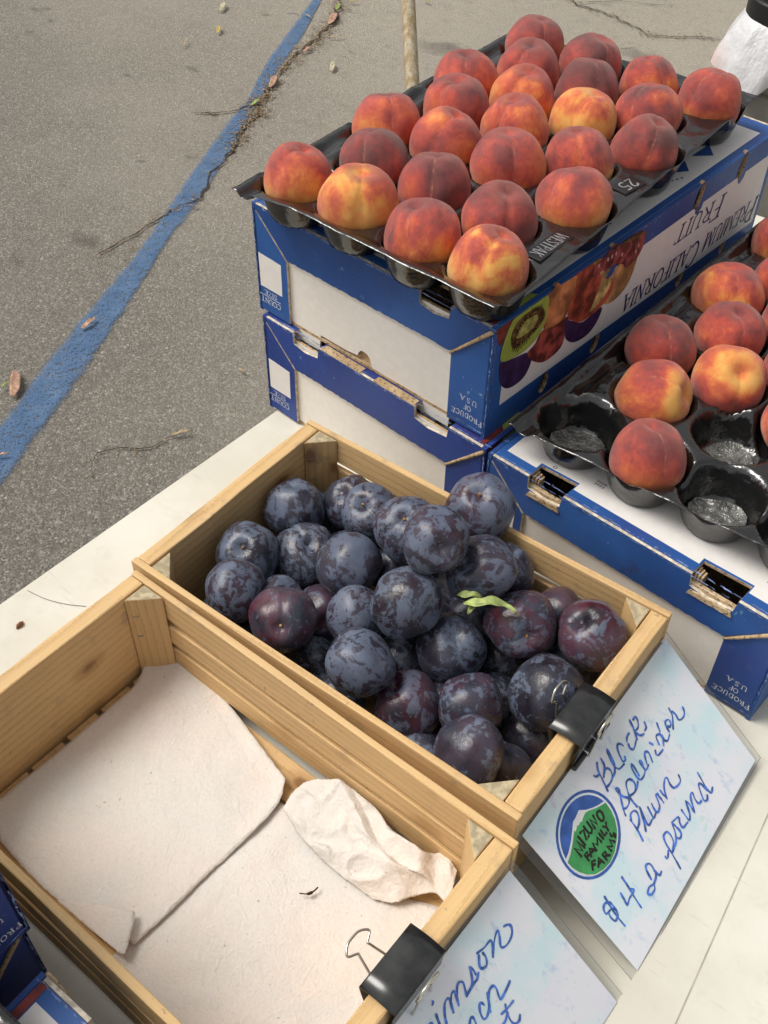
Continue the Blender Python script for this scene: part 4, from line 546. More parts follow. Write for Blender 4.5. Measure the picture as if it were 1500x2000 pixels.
# leaning pole, bin, bag and canister beyond the table
f0, f1 = Vector(POLE[0]), Vector(POLE[1]); pd = (f1 - f0)
bm = bmesh.new(); pts = [f0 + pd * k for k in (0, .5, 1, 2, 3.2, 4.6, 6)]
tube(bm, pts, [POLER * x for x in (.97, 1, .99, 1.02, 1, .98, 1)], 10)
POLEM = NT('weathered_pole'); c = POLEM.coord('Object'); mp = POLEM.n('Mapping', Vector=c, Scale=(55, 55, 3)).outputs[0]
pc = POLEM.mix(POLEM.step(POLEM.noise(mp, 1.0, 5, .7), .35, .68), (.33, .235, .12), (.53, .475, .37)); pc = POLEM.mix(POLEM.math('MULTIPLY', POLEM.step(POLEM.noise(mp, 2.2, 4), .58, .72), .7), pc, (.14, .09, .045))
POLEM = POLEM.done(POLEM.bsdf(pc, .8, .2, normal=POLEM.bump(POLEM.noise(mp, 1.5, 4), .5, .003)))
tag(bm_obj('leaning_pole', bm, POLEM, smooth=True), 'weathered tan wooden pole standing on the asphalt behind the upper peach tray', 'pole')

BINM = plain('grey_bin_plastic', (.215, .205, .18), .6, .3, 0, .1, 30)
t = empty('grey_bin', pose(-.022, 1.25, GZ, -.1), label='dark grey square bin behind the stacked cartons, under the white plastic bag', cat='bin')
bm = bmesh.new(); add_box(bm, (0, 0, 0), (.30, .30, .815)); bm_obj('body', bm, BINM, t, bevel=.012, segs=3)
bm = bmesh.new(); add_box(bm, (-.006, -.006, .8155), (.306, .306, .845)); bm_obj('rim', bm, BINM, t, bevel=.010, segs=3)
cx, cy, zb = .008, 1.33, GZ + .845
BAG = NT('white_thin_plastic'); c = BAG.coord('Object')
bc = BAG.mix(BAG.step(BAG.noise(c, 12, 3), .4, .7), (.80, .80, .82), (.88, .88, .90)); a_ = BAG.t.nodes.new('ShaderNodeAttribute'); a_.attribute_name = 'pink'
bc = BAG.mix(a_.outputs['Fac'], bc, (.86, .55, .50))
b1 = BAG.bsdf(bc, .32, .5, normal=BAG.bump(BAG.noise(BAG.n('Mapping', Vector=c, Scale=(30, 30, 12)).outputs[0], 1.0, 4, .6), .8, .012)); tl = BAG.n('BsdfTranslucent', Color=bc)
BAG = BAG.done(BAG.n('MixShader', Fac=.3, i1=b1, i2=tl.outputs[0]).outputs[0])
bm = bmesh.new(); rows = []; pink = []
prof = [(.062, .060), (.068, .056), (.075, .046), (.081, .034), (.088, .020), (.094, .006), (.098, -.008), (.099, -.020)]
for i, (r, z) in enumerate(prof):
    row = []
    for k in range(72):
        a = 2 * math.pi * k / 72; f = i / 7
        rr = r * (1 + f * (.07 * math.sin(3 * a + 1) + .045 * math.sin(7 * a) + .03 * math.sin(13 * a + 2))); zz = z + f * (.010 * math.sin(5 * a + .5) + .006 * math.sin(9 * a))
        row.append(bm.verts.new((rr * math.cos(a), rr * math.sin(a), zz))); pink.append(max(0, min(1, (f - .62) * 5)) * max(0, min(1, 1.2 - 1.6 * abs(((a - 3.5 + math.pi) % (2 * math.pi)) - math.pi))))
    rows.append(row)
for a, b in zip(rows, rows[1:]):
    for k in range(72): bm.faces.new((a[k], a[(k + 1) % 72], b[(k + 1) % 72], b[k]))
o = bm_obj('plastic_bag', bm, BAG, None, Matrix.Translation((cx, cy, zb)), smooth=True)
o.data.attributes.new('pink', 'FLOAT', 'POINT').data.foreach_set('value', pink)
tag(o, 'white crinkled plastic bag with a pinkish edge draped over the grey bin', 'plastic bag')
t = empty('canister', pose(cx, cy, zb + .001, 0), label='grey lidded canister with a black ring, standing in the mouth of the white bag', cat='canister')
bm = bmesh.new(); tube(bm, [(0, 0, .0), (0, 0, .052)], .058, 40); bm_obj('body', bm, plain('canister_grey', (.42, .42, .43), .35, .5, .2), t, smooth=False, bevel=.002)
bm = bmesh.new(); tube(bm, [(0, 0, .0525), (0, 0, .084)], .067, 48); bm_obj('ring', bm, plain('black_rubber', (.012, .012, .013), .45, .4), t, bevel=.004, segs=3)
bm = bmesh.new(); tube(bm, [(0, 0, .0845), (0, 0, .098)], .057, 48); bm_obj('lid', bm, plain('grey_lid', (.36, .37, .39), .4, .5), t, bevel=.004, segs=3)

# ------------------------------------------------------------------ wooden crates
L_, W_, H_, TE, TS = DIM['L'], DIM['W'], DIM['H'], DIM['te'], DIM['ts']
def board(name, lo, hi, parent, axis=0, bev=.0011, irregular=.0006):
    """A plank with its grain along the given axis: the mesh lies along its own x."""
    c = [(a + b) / 2 for a, b in zip(lo, hi)]; d = [(b - a) / 2 for a, b in zip(lo, hi)]
    if axis == 0: M = Matrix.Translation(c); h = d
    elif axis == 1: M = Matrix.Translation(c) @ Matrix.Rotation(math.pi / 2, 4, 'Z'); h = [d[1], d[0], d[2]]
    else: M = Matrix.Translation(c) @ Matrix.Rotation(math.pi / 2, 4, 'Y'); h = [d[2], d[1], d[0]]
    bm = bmesh.new(); n = 10; rows = []; ph = random.random() * 9
    for i in range(n + 1):
        x = -h[0] + 2 * h[0] * i / n; wz = irregular * math.sin(ph + i * .9) - irregular; wy = irregular * .5 * math.sin(ph * 2 + i * 1.3) - irregular * .5
        rows.append([bm.verts.new((x, sy * (h[1] + wy), sz * (h[2] + wz))) for sy, sz in ((-1, -1), (1, -1), (1, 1), (-1, 1))])
    for a, b in zip(rows, rows[1:]):
        for k in range(4): bm.faces.new((a[k], b[k], b[(k + 1) % 4], a[(k + 1) % 4]))
    bm.faces.new(rows[0]); bm.faces.new(list(reversed(rows[-1])))
    return bm_obj(name, bm, WOOD, parent, M, bevel=bev)

def crate(M, label):
    t = empty('wooden_crate', M, label=label, cat='crate', group='slatted wooden crates')
    for y0 in (0, W_ - TS):
        for z0, z1 in ((.0795, H_), (.0475, .0735), (.016, .042)): board('slat', (0, y0, z0), (L_, y0 + TS, z1), t)
    for x0 in (0, L_ - TE): board('end_board', (x0 + .0004, TS + .0002, .002), (x0 + TE - .0004, W_ - TS - .0002, H_ - .0004), t, 1, .0014)
    n = 6; ww = (W_ - 2 * TS) / n
    for k in range(n): board('floor_slat', (TE + .0005, TS + .002 + k * ww, .005), (L_ - TE - .0005, TS + ww - .002 + k * ww, .0115), t)
    for sx in (0, 1):
        for sy in (0, 1):
            X = TE + .0003 if sx == 0 else L_ - TE - .0003; Y = TS + .0003 if sy == 0 else W_ - TS - .0003; p = .0222
            tri = [(0, 0), (p * (1 - 2 * sx), 0), (0, p * (1 - 2 * sy))]; zc = .0615; hh = .0488
            Mp = Matrix.Translation((X, Y, zc)) @ Matrix.Rotation(math.pi / 2, 4, 'Y')     # grain runs up the post
            bm = bmesh.new(); A = [bm.verts.new((-hh, v, u)) for u, v in tri]; B = [bm.verts.new((hh, v, u)) for u, v in tri]
            for k in range(3): bm.faces.new((A[k], A[(k + 1) % 3], B[(k + 1) % 3], B[k]))
            bm.faces.new(A).material_index = 1; bm.faces.new(B).material_index = 1
            post = bm_obj('corner_post', bm, [WOOD, ENDGRAIN], t, Mp, bevel=.0009)
            if sx == 0 and sy == 1:
                m = Vector(((tri[1][0] * .7 + tri[2][0] * .3), (tri[1][1] * .7 + tri[2][1] * .3))); dirv = (Vector(tri[1]) - Vector(tri[2])).normalized(); nrm = Vector((dirv.y, -dirv.x)); 
                if nrm.dot(Vector(tri[1])) < 0: nrm = -nrm
                for zz in (.028, .002):
                    q = Vector(tri[2]).lerp(Vector(tri[1]), .22) + nrm * .0003
                    bm = bmesh.new(); tube(bm, [(-zz, (q - dirv * .0025).y, (q - dirv * .0025).x), (-zz, q.y + nrm.y * .0006, q.x + nrm.x * .0006), (-zz, (q + dirv * .0025).y, (q + dirv * .0025).x)], .0004, 5)
                    bm_obj('staple', bm, STAPLE, post)
    return t
CR1 = pose(0, 0, 0.0005, 0); CR2 = pose(DIM['c2x'], DIM['c2y'], .0005, DIM['c2t'])
crate(CR1, 'pine slatted crate full of dark plums, between the cartons and the empty crate')
crate(CR2, 'pine slatted crate holding only white paper towels, nearest the lower left corner')

# ------------------------------------------------------------------ lettering: a small serif stroke alphabet
def arc(cx, cy, rx, ry, a0, a1, n=12): return [(cx + rx * math.cos(math.radians(a0 + (a1 - a0) * k / n)), cy + ry * math.sin(math.radians(a0 + (a1 - a0) * k / n))) for k in range(n + 1)]
TK, TN = .140, .075
def st(x, y0=0, y1=1): return [([(x, y0), (x, y1)], TK), ([(x - .13, y0 + .02), (x + .13, y0 + .02)], TN), ([(x - .13, y1 - .02), (x + .13, y1 - .02)], TN)]
GLY = {
 'P': (.62, st(.15) + [([(.15, .97)] + arc(.30, .74, .26, .23, 90, -90) + [(.15, .51)], .09)]),
 'R': (.70, st(.15) + [([(.15, .97)] + arc(.30, .75, .24, .22, 90, -90) + [(.15, .53)], .09), ([(.32, .53), (.66, .02)], .12)]),
 'E': (.60, st(.15) + [([(.15, .97), (.55, .97), (.55, .80)], TN), ([(.15, .52), (.44, .52)], TN), ([(.15, .03), (.56, .03), (.58, .22)], TN)]),
 'M': (.92, [([(.14, 0), (.17, 1)], TN), ([(.17, .98), (.46, .06)], .12), ([(.46, .06), (.76, .98)], TN), ([(.76, 1), (.78, 0)], TK), ([(.03, .02), (.26, .02)], TN), ([(.66, .02), (.90, .02)], TN)]),
 'I': (.30, st(.15)),
 'U': (.74, [([(.15, .98), (.15, .30)] + arc(.38, .27, .23, .25, 180, 360) + [(.61, .98)], .10), ([(.02, .98), (.28, .98)], TN), ([(.50, .98), (.72, .98)], TN)]),
 'C': (.70, [(arc(.40, .5, .32, .48, 48, 312, 20), .105), ([(.62, .98), (.62, .76)], TN)]),
 'A': (.74, [([(.06, .02), (.36, .98)], TN), ([(.36, .98), (.66, .02)], TK), ([(.18, .36), (.55, .36)], TN), ([(-.02, .02), (.18, .02)], TN), ([(.54, .02), (.78, .02)], TN)]),
 'L': (.60, st(.15) + [([(.15, .03), (.54, .03), (.57, .25)], TN)]),
 'F': (.58, st(.15) + [([(.15, .97), (.54, .97), (.54, .78)], TN), ([(.15, .52), (.43, .52)], TN)]),
 'O': (.78, [(arc(.39, .5, .32, .47, 0, 360, 26), .105)]),
 'N': (.78, [([(.15, 0), (.15, .98)], TN), ([(.13, .98), (.62, .04)], .13), ([(.62, .02), (.62, .98)], TN), ([(.03, .02), (.27, .02)], TN), ([(.50, .98), (.74, .98)], TN)]),
 'T': (.66, st(.33) + [([(.04, .78), (.05, .97), (.61, .97), (.62, .78)], TN)]),
 'S': (.56, [([(.47, .80), (.46, .92), (.30, .98), (.13, .90), (.10, .74), (.24, .58), (.40, .46), (.47, .30), (.42, .10), (.26, .02), (.10, .08), (.08, .22)], .10)]),
 'Z': (.62, [([(.08, .80), (.09, .97), (.54, .97), (.08, .03), (.56, .03), (.58, .22)], .085)]),
 'D': (.76, st(.15) + [([(.15, .97), (.32, .97)] + arc(.34, .5, .32, .47, 90, -90) + [(.15, .03)], .095)]),
 '.': (.24, [([(.10, .03), (.11, .07)], .14)]), ' ': (.40, []), 'W': (.98, [([(.06, .98), (.28, .03)], .13), ([(.28, .03), (.49, .95)], .09), ([(.49, .95), (.70, .03)], .13), ([(.70, .03), (.92, .98)], .09)]),
 'K': (.70, [([(.13, 0), (.13, 1)], .13), ([(.56, .98), (.14, .46)], .10), ([(.26, .58), (.62, .02)], .13)]),
 '2': (.58, [([(.10, .74), (.14, .92), (.30, .98), (.46, .90), (.47, .72), (.36, .48), (.08, .05), (.52, .05)], .13)]), '5': (.58, [([(.48, .95), (.16, .95), (.13, .56), (.30, .60), (.46, .48), (.48, .24), (.36, .06), (.18, .03), (.08, .14)], .13)])}
def text_width(s, hs): return sum(GLY[c][0] * hk for c, hk in zip(s, hs))
def text(bm, s, F, width, h, lift, slant=0.0, small=None, center=True, weight=1.0):
    """s set in serif capitals along F's x, squeezed or spread to the given width; small: height of the letters after each initial"""
    hs = []; new = True
    for c in s: hs.append(h if (small is None or new) else small); new = c == ' '
    k = width / text_width(s, hs); x = -width / 2 if center else 0
    for c, hk in zip(s, hs):
        w, strokes = GLY[c]
        for pts, tk in strokes:
            ribbon(bm, [(x + px * hk * k + slant * py * hk, py * hk) for px, py in pts], tk * hk * weight, F, lift, caps=False)
        x += w * hk * k
FLIP = Matrix.Rotation(math.pi, 4, 'Z')

# ------------------------------------------------------------------ fruit cartons
SEEDM = plain('kiwi_seed', (.030, .016, .008), .5, .3); GLINT = plain('printed_glint', (.50, .30, .30), .5, .3)
A_, B_, HB = DIM['a'], DIM['b'], DIM['h']
CUT = [(.045, .083), (.212, .2555)]
def oval(cx, cy, rx, ry, tilt, n=16):
    return [(cx + rx * math.cos(t) * math.cos(tilt) - ry * math.sin(t) * math.sin(tilt), cy + rx * math.cos(t) * math.sin(tilt) + ry * math.sin(t) * math.cos(tilt)) for t in [2 * math.pi * k / n for k in range(n)]]
def rough(P, amp=.0007, step=.004, ends=False):
    r = jag(P, amp, step); return [(p.x, p.y) for p in r]
def carton(M, label, blue, tabs=False, loose_size=False, torn=True, worn_seam=True, cuts=CUT, strip=False):
    t = empty('fruit_carton', M, label=label, cat='carton', group='blue and white fruit cartons')
    FF = fr((0, 0, 0), (1, 0, 0), (0, 0, 1), (0, -1, 0)); FB = fr((A_, B_, 0), (-1, 0, 0), (0, 0, 1), (0, 1, 0))
    FR = fr((A_, 0, 0), (0, 1, 0), (0, 0, 1), (1, 0, 0)); FL = fr((0, B_, 0), (0, -1, 0), (0, 0, 1), (-1, 0, 0)); FT = fr((0, 0, HB), (1, 0, 0), (0, 1, 0), (0, 0, 1))
    e = .0042
    if strip:                                                       # bare brown strips along the lid's front edge
        for a, b in ((.0862, .1400), (.1585, .2110)):
            bm = bmesh.new(); add_box(bm, (a, .0002, HB + .0004), (b, .0090, HB + .0010)); bm_obj('bare_strip', bm, KRAFT, t)
    for FX in (FF, FB):
        bm = bmesh.new()                                            # white end panel with its tongue and finger notch
        bot = [(.045, .0012), (.0455, -.0135), (.083, -.0145), (.0862, .0066), (.122, .0066), (.137, .0085), (.1385, .013), (.1415, .0165), (.146, .0172), (.1505, .0160), (.154, .012), (.1575, .0012), (.212, .0012), (.2145, -.0135), (.2545, -.0140), (.2555, .0012)] if tabs else [(.046, .0012), (.256, .0012)]
        plate(bm, [[(.005, .0012)] + bot + [(A_ - .005, .0012), (A_ - .005, .112), (.005, .112)]], .003, FX @ Matrix.Translation((0, 0, -.0037)), 0, (1, 1))
        bm_obj('end_panel', bm, [WHITE, KRAFT], t)
        bm = bmesh.new(); plate(bm, [[(.006, .0012), (A_ - .006, .0012), (A_ - .006, .045), (.006, .045)]], .003, FX @ Matrix.Translation((0, 0, -.0072)), 0, (0, 0)); bm_obj('inner_panel', bm, KRAFT, t)
        low = rough([(.2532, .0775), (.0463, .0775)], .0006, .0035)
        top = [(.0050, HB)]
        for a, b in (cuts if FX is FF else CUT): top += [(a, HB), (a + .001, HB - .0135), (a + .018, HB - .0165), (b - .002, HB - .0135), (b, HB)]
        top += [(A_ - .0050, HB)]
        bm = bmesh.new(); plate(bm, [top + [(A_ - .0050, HB - .0055)] + low + [(.0050, HB - .0055)]], .0030, FX, 0, (1, 1)); bm_obj('end_flap', bm, [blue, PALE_EDGE], t)
        for s in (0, 1):
            mx = (lambda x: x) if s == 0 else (lambda x: A_ - x)
            P = [(.0003, .0025), (.0445, .0012), (.0448, .0755), (.0030, HB - .0062), (.0003, HB - .0058)]
            bm = bmesh.new(); plate(bm, [[(mx(x), y) for x, y in P]], .0030, FX, 0, (1, 1)); fl = bm_obj('side_flap', bm, [blue, PALE_EDGE], t)
            bm = bmesh.new(); plate(bm, [[(mx(x), y) for x, y in [(.041, .070), (.050, .078), (.008, HB - .003), (.001, HB - .010)]]], .0003, FX @ Matrix.Translation((0, 0, -.0031)), 0, (0, 0)); bm_obj('seam', bm, KRAFT, t)
            if s == 1 and worn_seam:
                bm = bmesh.new(); q = [FX @ Vector((mx(x), y, z)) for x, y, z in [(.0455, .0760, .0008), (.034, .0880, .0014), (.020, .1020, .0012), (.0060, .1165, .0016), (.0018, .1205, .001)]]
                tube(bm, q, [.0009, .0015, .0017, .0021, .0019], 7); bm_obj('torn_edge', bm, KRAFT, t, smooth=True)
            if s == 0:
                bm = bmesh.new(); plate(bm, [rough([(.0045, .031), (.0362, .031), (.0368, .068), (.0045, .0695), (.0045, .031)], .0002, .006)[:-1]], .00025, FX @ Matrix.Translation((0, 0, .0003)), 0, (0, 0)); bm_obj('size_label', bm, LABEL, fl)
                bm = bmesh.new(); text(bm, 'SIZE', FX @ Matrix.Translation((.0190, .0280, 0)) @ FLIP, .0190, .0052, .0003, weight=1.1); text(bm, 'COUNT', FX @ Matrix.Translation((.0185, .0188, 0)) @ FLIP, .0290, .0062, .0003, weight=1.1)
                ribbon(bm, [(.0025, .0212), (.0330, .0212)], .0007, FX, .0003); bm_obj('lettering', bm, WHITEINK, fl)
            else:
                bm = bmesh.new(); cx = .2785
                for k, ch in enumerate('PRODUCE'):                  # set on a slight arch
                    x = (k - 3) * .0051; text(bm, ch, FX @ Matrix.Translation((cx - x, .0175 - .00019 * (k - 3) ** 2 + .002, 0)) @ FLIP @ Matrix.Rotation((3 - k) * .05, 4, 'Z'), .0046, .0058, .0003, weight=1.1)
                text(bm, 'OF', FX @ Matrix.Translation((cx, .0285, 0)) @ FLIP, .0085, .0056, .0003, weight=1.1); text(bm, 'U.S.A.', FX @ Matrix.Translation((cx - .0003, .0375, 0)) @ FLIP, .0215, .0056, .0003, weight=1.1)
                bm_obj('lettering', bm, WHITEINK, fl)
    bm = bmesh.new()                                                # print rubbed off along the folds, plus a violet sheen put in as colour
    def dashes(P, Q, F, dens, lift):
        P, Q = Vector(P), Vector(Q); n = int((Q - P).length * dens)
        for _ in range(n):
            a = random.random(); l = random.uniform(.0015, .012) * random.random(); d = (Q - P).normalized(); s = Vector((-d.y, d.x)) * random.gauss(0, .0006)
            ribbon(bm, [P.lerp(Q, a) + s, P.lerp(Q, a) + d * l * .5 + s * .4, P.lerp(Q, a) + d * l + s], random.uniform(.0003, .0009), F, lift, caps=False)
    dashes((.006, HB - .0012), (A_ - .006, HB - .0012), FF, 420, .0003); dashes((.006, .0046), (A_ - .006, .0046), FT, 420, .0003)
    dashes((A_ - .0012, .004), (A_ - .0012, HB - .01), FF, 420, .0003); dashes((.0012, .004), (.0012, HB - .01), FF, 420, .0003); dashes((.256, .006), (A_ - .002, .006), FF, 900, .0003)
    dashes((.0022, .02), (.0022, HB - .006), FR, 350, .0003); dashes((.01, HB - .0022), (B_ - .01, HB - .0022), FR, 160, .0003)
    tag(bm_obj('worn_sheen_fold', bm, WORN_SHEEN, t), kind='stuff')
    HOLES = [oval(v, .1085, .0072, .0175, -.25) for v in (.086, .1735, .333, .4195)] + [oval(v, .0150, .0068, .0118, -.2) for v in (.089, .174, .333, .424)]
    for FX in (FR, FL):
        bm = bmesh.new(); plate(bm, [[(0, 0), (B_, 0), (B_, HB), (0, HB)]] + HOLES, .004, FX, 0, (0, 1)); sp = bm_obj('side_panel', bm, [blue, KRAFT], t, bevel=.0016, segs=3)
        holesL = HOLES[1:4]
        bm = bmesh.new()
        for q in (([(.0185, .0300), (B_ - .0075, .0145), (B_ - .0080, .0795), (B_ - .0090, .0985), (.228, .0985), (.0186, .0985)]),): plate(bm, [q] + [[(x, min(y, 9)) for x, y in h] for h in []], .0002, FX @ Matrix.Translation((0, 0, .0003)), 0, (0, 0))
        # the white field is cut round the vent holes that reach into it
        bmesh.ops.delete(bm, geom=list(bm.verts), context='VERTS')
        up = [(B_ - .0090, .0985)]
        for v in (.4195, .333): up += [(v + .0125, .0985), (v + .0105, .0925), (v + .0045, .0880), (v - .0005, .0900), (v - .0050, .0985)]
        up += [(.228, .0985), (.2, .0985), (.187, .0960), (.182, .0885), (.1745, .0870), (.1685, .0905), (.1670, .0985), (.1, .0985), (.0995, .0925), (.0945, .0875), (.087, .0885), (.082, .0985), (.0186, .0985)]
        plate(bm, [[(.0185, .0300), (B_ - .0075, .0145)] + up], .0002, FX @ Matrix.Translation((0, 0, .0003)), 0, (0, 0)); bm_obj('white_print', bm, LABEL, sp)
        lz = .00045
        for nm in ('red_left', 'dark_plum', 'red_slice', 'dark_plum_two', 'peach_two', 'peach_half', 'nectarine', 'nectarine_flesh', 'kiwi', 'kiwi_core', 'kiwi_heart', 'grape_bed'):
            P = [(max(.0008, x / 1000), min(.1225, y / 1000)) for x, y in FRUIT[nm]]
            P = [(p.x, min(.1225, p.y)) for p in spline([(x, y, 0) for x, y in P], 4, True)]
            PP = [P[0]]
            for q in P[1:]:
                if (Vector(q) - Vector(PP[-1])).length > .0006: PP.append(q)
            # keep the printed shapes clear of the vent holes: drop points that fall inside one
            bm = bmesh.new(); n0 = PP
            for hx in (.086, .1735):
                n0 = [((hx + (p[0] - hx) * 1, p[1]) if ((p[0] - hx) / .0098) ** 2 + ((p[1] - .1085) / .0200) ** 2 > 1 else (hx + (p[0] - hx) / max(1e-6, math.sqrt(((p[0] - hx) / .0098) ** 2 + ((p[1] - .1085) / .0200) ** 2)), .1085 + (p[1] - .1085) / max(1e-6, math.sqrt(((p[0] - hx) / .0098) ** 2 + ((p[1] - .1085) / .0200) ** 2)))) for p in n0]
            cov = [[(x, y) for x, y in oval(hx, .1085, .0082, .0185, -.25)] for hx in (.086, .1735)]
            def inside(pt, poly):
                r = False
                for (x1, y1), (x2, y2) in zip(poly, poly[1:] + poly[:1]):
                    if (y1 > pt[1]) != (y2 > pt[1]) and pt[0] < (x2 - x1) * (pt[1] - y1) / (y2 - y1) + x1: r = not r
                return r
            hol = [c for c in cov if all(inside(q, n0) for q in c)]
            tri = tessellate_polygon([[Vector((*p, 0)) for p in n0]] + [[Vector((*p, 0)) for p in c] for c in hol]); flat = [p for l in [n0] + hol for p in l]
            v = [bm.verts.new(FX @ Vector((p[0], p[1], lz))) for p in flat]
            for q in tri:
                try: bm.faces.new([v[i] for i in q])
                except ValueError: pass
            bm_obj('fruit_print', bm, FRUIT_M[nm], sp); lz += .00005
        bm = bmesh.new()
        for k, (x, y) in enumerate(FRUIT['grapes']): poly_flat(bm, oval(x / 1000, min(.112, y / 1000 - .006), .0085, .0105, .3 * k, 14), FX, lz + .00004 * k)
        bm_obj('fruit_print', bm, FRUIT_M['grape'], sp)
        bm = bmesh.new()                                            # seeds round the kiwi's heart, glints on the grapes
        kc = Vector((.0475, .1015))
        for k in range(34):
            a = 2 * math.pi * k / 34; r0 = .0135 + .004 * math.cos(a - .35) ** 2 + random.uniform(-.001, .001); d = Vector((math.cos(a) * 1.05, math.sin(a) * .78))
            d = Matrix.Rotation(.42, 2) @ d; q0 = kc + d * r0; q1 = kc + d * (r0 + random.uniform(.004, .0075))
            if q1.y < .121: ribbon(bm, [q0, q1], .0011, FX, lz + .0002)
        bm_obj('kiwi_seeds', bm, SEEDM, sp)
        bm = bmesh.new()
        for k, (x, y) in enumerate(FRUIT['grapes']):
            if k % 3 != 2: poly_flat(bm, oval(x / 1000 - .002, min(.115, y / 1000 - .003), .0016, .0028, .4, 8), FX, lz + .0007)
        bm_obj('fruit_glints', bm, GLINT, sp)
        bm = bmesh.new(); ribbon(bm, [(.192, .1215), (.207, .1190), (.2306, .1150)], .0014, FX, lz + .0005); bm_obj('fruit_print', bm, STEMGREEN, sp)
        bm = bmesh.new(); text(bm, 'PREMIUM CALIFORNIA', FX @ Matrix.Translation((.3530, .0495, 0)) @ FLIP, .2700, .0285, .00055, slant=.22, small=.0215, weight=.9)
        text(bm, 'FRUIT', FX @ Matrix.Translation((.3500, .0895, 0)) @ FLIP, .0960, .0265, .00055, slant=.22, small=.0205, weight=.9); bm_obj('lettering', bm, NAVY, sp)
    # lid sheet with the two hand cut-outs at either end
    def notch(y, s):
        P = []
        for a, b in (cuts if s > 0 else [(y1, x1) for x1, y1 in reversed(CUT)]): P += [(a, y), (a + (.001 if s > 0 else -.001), y + s * .0165), (b, y + s * .0185), (b, y)]
        return P
    bm = bmesh.new(); y0, y1 = .0032, B_ - .0032
    plate(bm, [[(e, y0)] + notch(y0, 1) + [(A_ - e, y0), (A_ - e, y1)] + notch(y1, -1) + [(e, y1)]], .0036, FT, 0, (1, 1)); lid = bm_obj('lid_panel', bm, [blue, KRAFT], t, bevel=.0006)
    yw = .0140; wl = [(.0110, yw)]
    for a, b in cuts: wl += [(a - .0012, yw), (a - .0012, .0222), (b + .0012, .0240), (b + .0012, yw)]
    wl += [(A_ - .0115, yw), (A_ - .0115, B_ - .026), (.0110, B_ - .026)]
    bm = bmesh.new(); plate(bm, [wl], .0002, FT @ Matrix.Translation((0, 0, .0003)), 0, (0, 0)); bm_obj('white_print', bm, LABEL, lid)
    bm = bmesh.new(); poly_flat(bm, [(.262, .375), (.278, .392), (.262, .410)], FT, .0005); poly_flat(bm, [(.262, .325), (.2765, .346), (.262, .362)], FT, .0005)
    for k in range(6): poly_flat(bm, [(.2665 + .0022 * k, .300 + .0055 * k), (.2690 + .0022 * k, .300 + .0055 * k), (.2690 + .0022 * k, .3025 + .0055 * k), (.2665 + .0022 * k, .3025 + .0055 * k)], FT, .0005)
    poly_flat(bm, [(.262, .205), (.272, .216), (.262, .226)], FT, .0005)
    for k in range(5): poly_flat(bm, [(.2665 + .002 * k, .185 + .005 * k), (.2688 + .002 * k, .185 + .005 * k), (.2688 + .002 * k, .1873 + .005 * k), (.2665 + .002 * k, .1873 + .005 * k)], FT, .0005)
    bm_obj('printed_mark', bm, BLUE, lid)
    bm = bmesh.new()                                                # fine print and the grower's marks by the front edge
    for bx, by in ((.094, .032), (.262, .034)):
        for k in range(2):
            for j in range(4): ribbon(bm, [(bx + j * .0026, by + k * .004), (bx + j * .0026 + .0012, by + k * .004 + .0022)], .0006, FT, .00055)
            for j in range(4): ribbon(bm, [(bx + j * .0026, by + k * .004 + .0022), (bx + j * .0026 + .0014, by + k * .004 + .0020)], .0005, FT, .0007)
    ribbon(bm, [(.289 - .020, .056), (.272, .066), (.274, .078)], .0011, FT, .00055); ribbon(bm, [(.274, .059), (.278, .074)], .0009, FT, .00055)
    for cx, cy in ((.056, .0255), (.2615, .053), (.2705, .064)): ribbon(bm, arc(cx, cy, .0017, .0017, 0, 360, 12), .0005, FT, .0007)
    for k in range(5): ribbon(bm, [(.277 + .0016 * k, .056 + .0006 * k), (.279 + .0016 * k, .0605)], .0004, FT, .0008)
    bm_obj('fine_print', bm, NAVY, lid)
    bm = bmesh.new(); poly_flat(bm, [(A_ - .0105, .004), (A_ - .0050, .004), (A_ - .0050, .031), (A_ - .0105, .036)], FT, .0005); bm_obj('fruit_print', bm, FRUIT_M['red_left'], lid)
    bm = bmesh.new(); poly_flat(bm, [(A_ - .0105, .037), (A_ - .0050, .032), (A_ - .0050, .066), (A_ - .0105, .062)], FT, .0005); bm_obj('fruit_print', bm, FRUIT_M['kiwi'], lid)
    bm = bmesh.new(); plate(bm, [[(e, y0), (A_ - e, y0), (A_ - e, y1), (e, y1)]], .003, fr((0, 0, .0035), (1, 0, 0), (0, 1, 0), (0, 0, 1)), 0, (0, 0)); bm_obj('base_panel', bm, KRAFT, t)
    for a, b in (cuts if torn else []):                              # ragged corrugated layers inside the cut-outs
        bm = bmesh.new()
        plate(bm, [rough([(a + .0012, HB - .0205), (b - .001, HB - .0190), (b - .003, HB - .0140), (a + .004, HB - .0150), (a + .0012, HB - .0205)], .0005, .003)[:-1]], .0016, FF @ Matrix.Translation((0, 0, .0022)))
        plate(bm, [rough([(a + .001, HB - .040), (b - .001, HB - .040), (b - .001, HB - .0118), (a + .004, HB - .0122), (a + .001, HB - .040)], .0006, .003)[:-1]], .0028, FF @ Matrix.Translation((0, 0, -.0030)))
        for k in range(3): add_box(bm, (a + .0006 + k * .0026, .0062 + .001 * k, HB - .030), (a + .0024 + k * .0026, .0165, HB - .0040 - .0016 * k))
        bm_obj('torn_corrugation', bm, KRAFT, t)
    return t
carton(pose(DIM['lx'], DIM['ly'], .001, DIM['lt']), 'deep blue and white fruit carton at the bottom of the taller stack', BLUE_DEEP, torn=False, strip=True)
carton(pose(DIM['ux'], DIM['uy'], HB + .0016, DIM['ut']), 'scuffed blue and white fruit carton under the full peach tray, upper of its stack', BLUE, tabs=True, cuts=[(.2150, .2520)], torn=False)
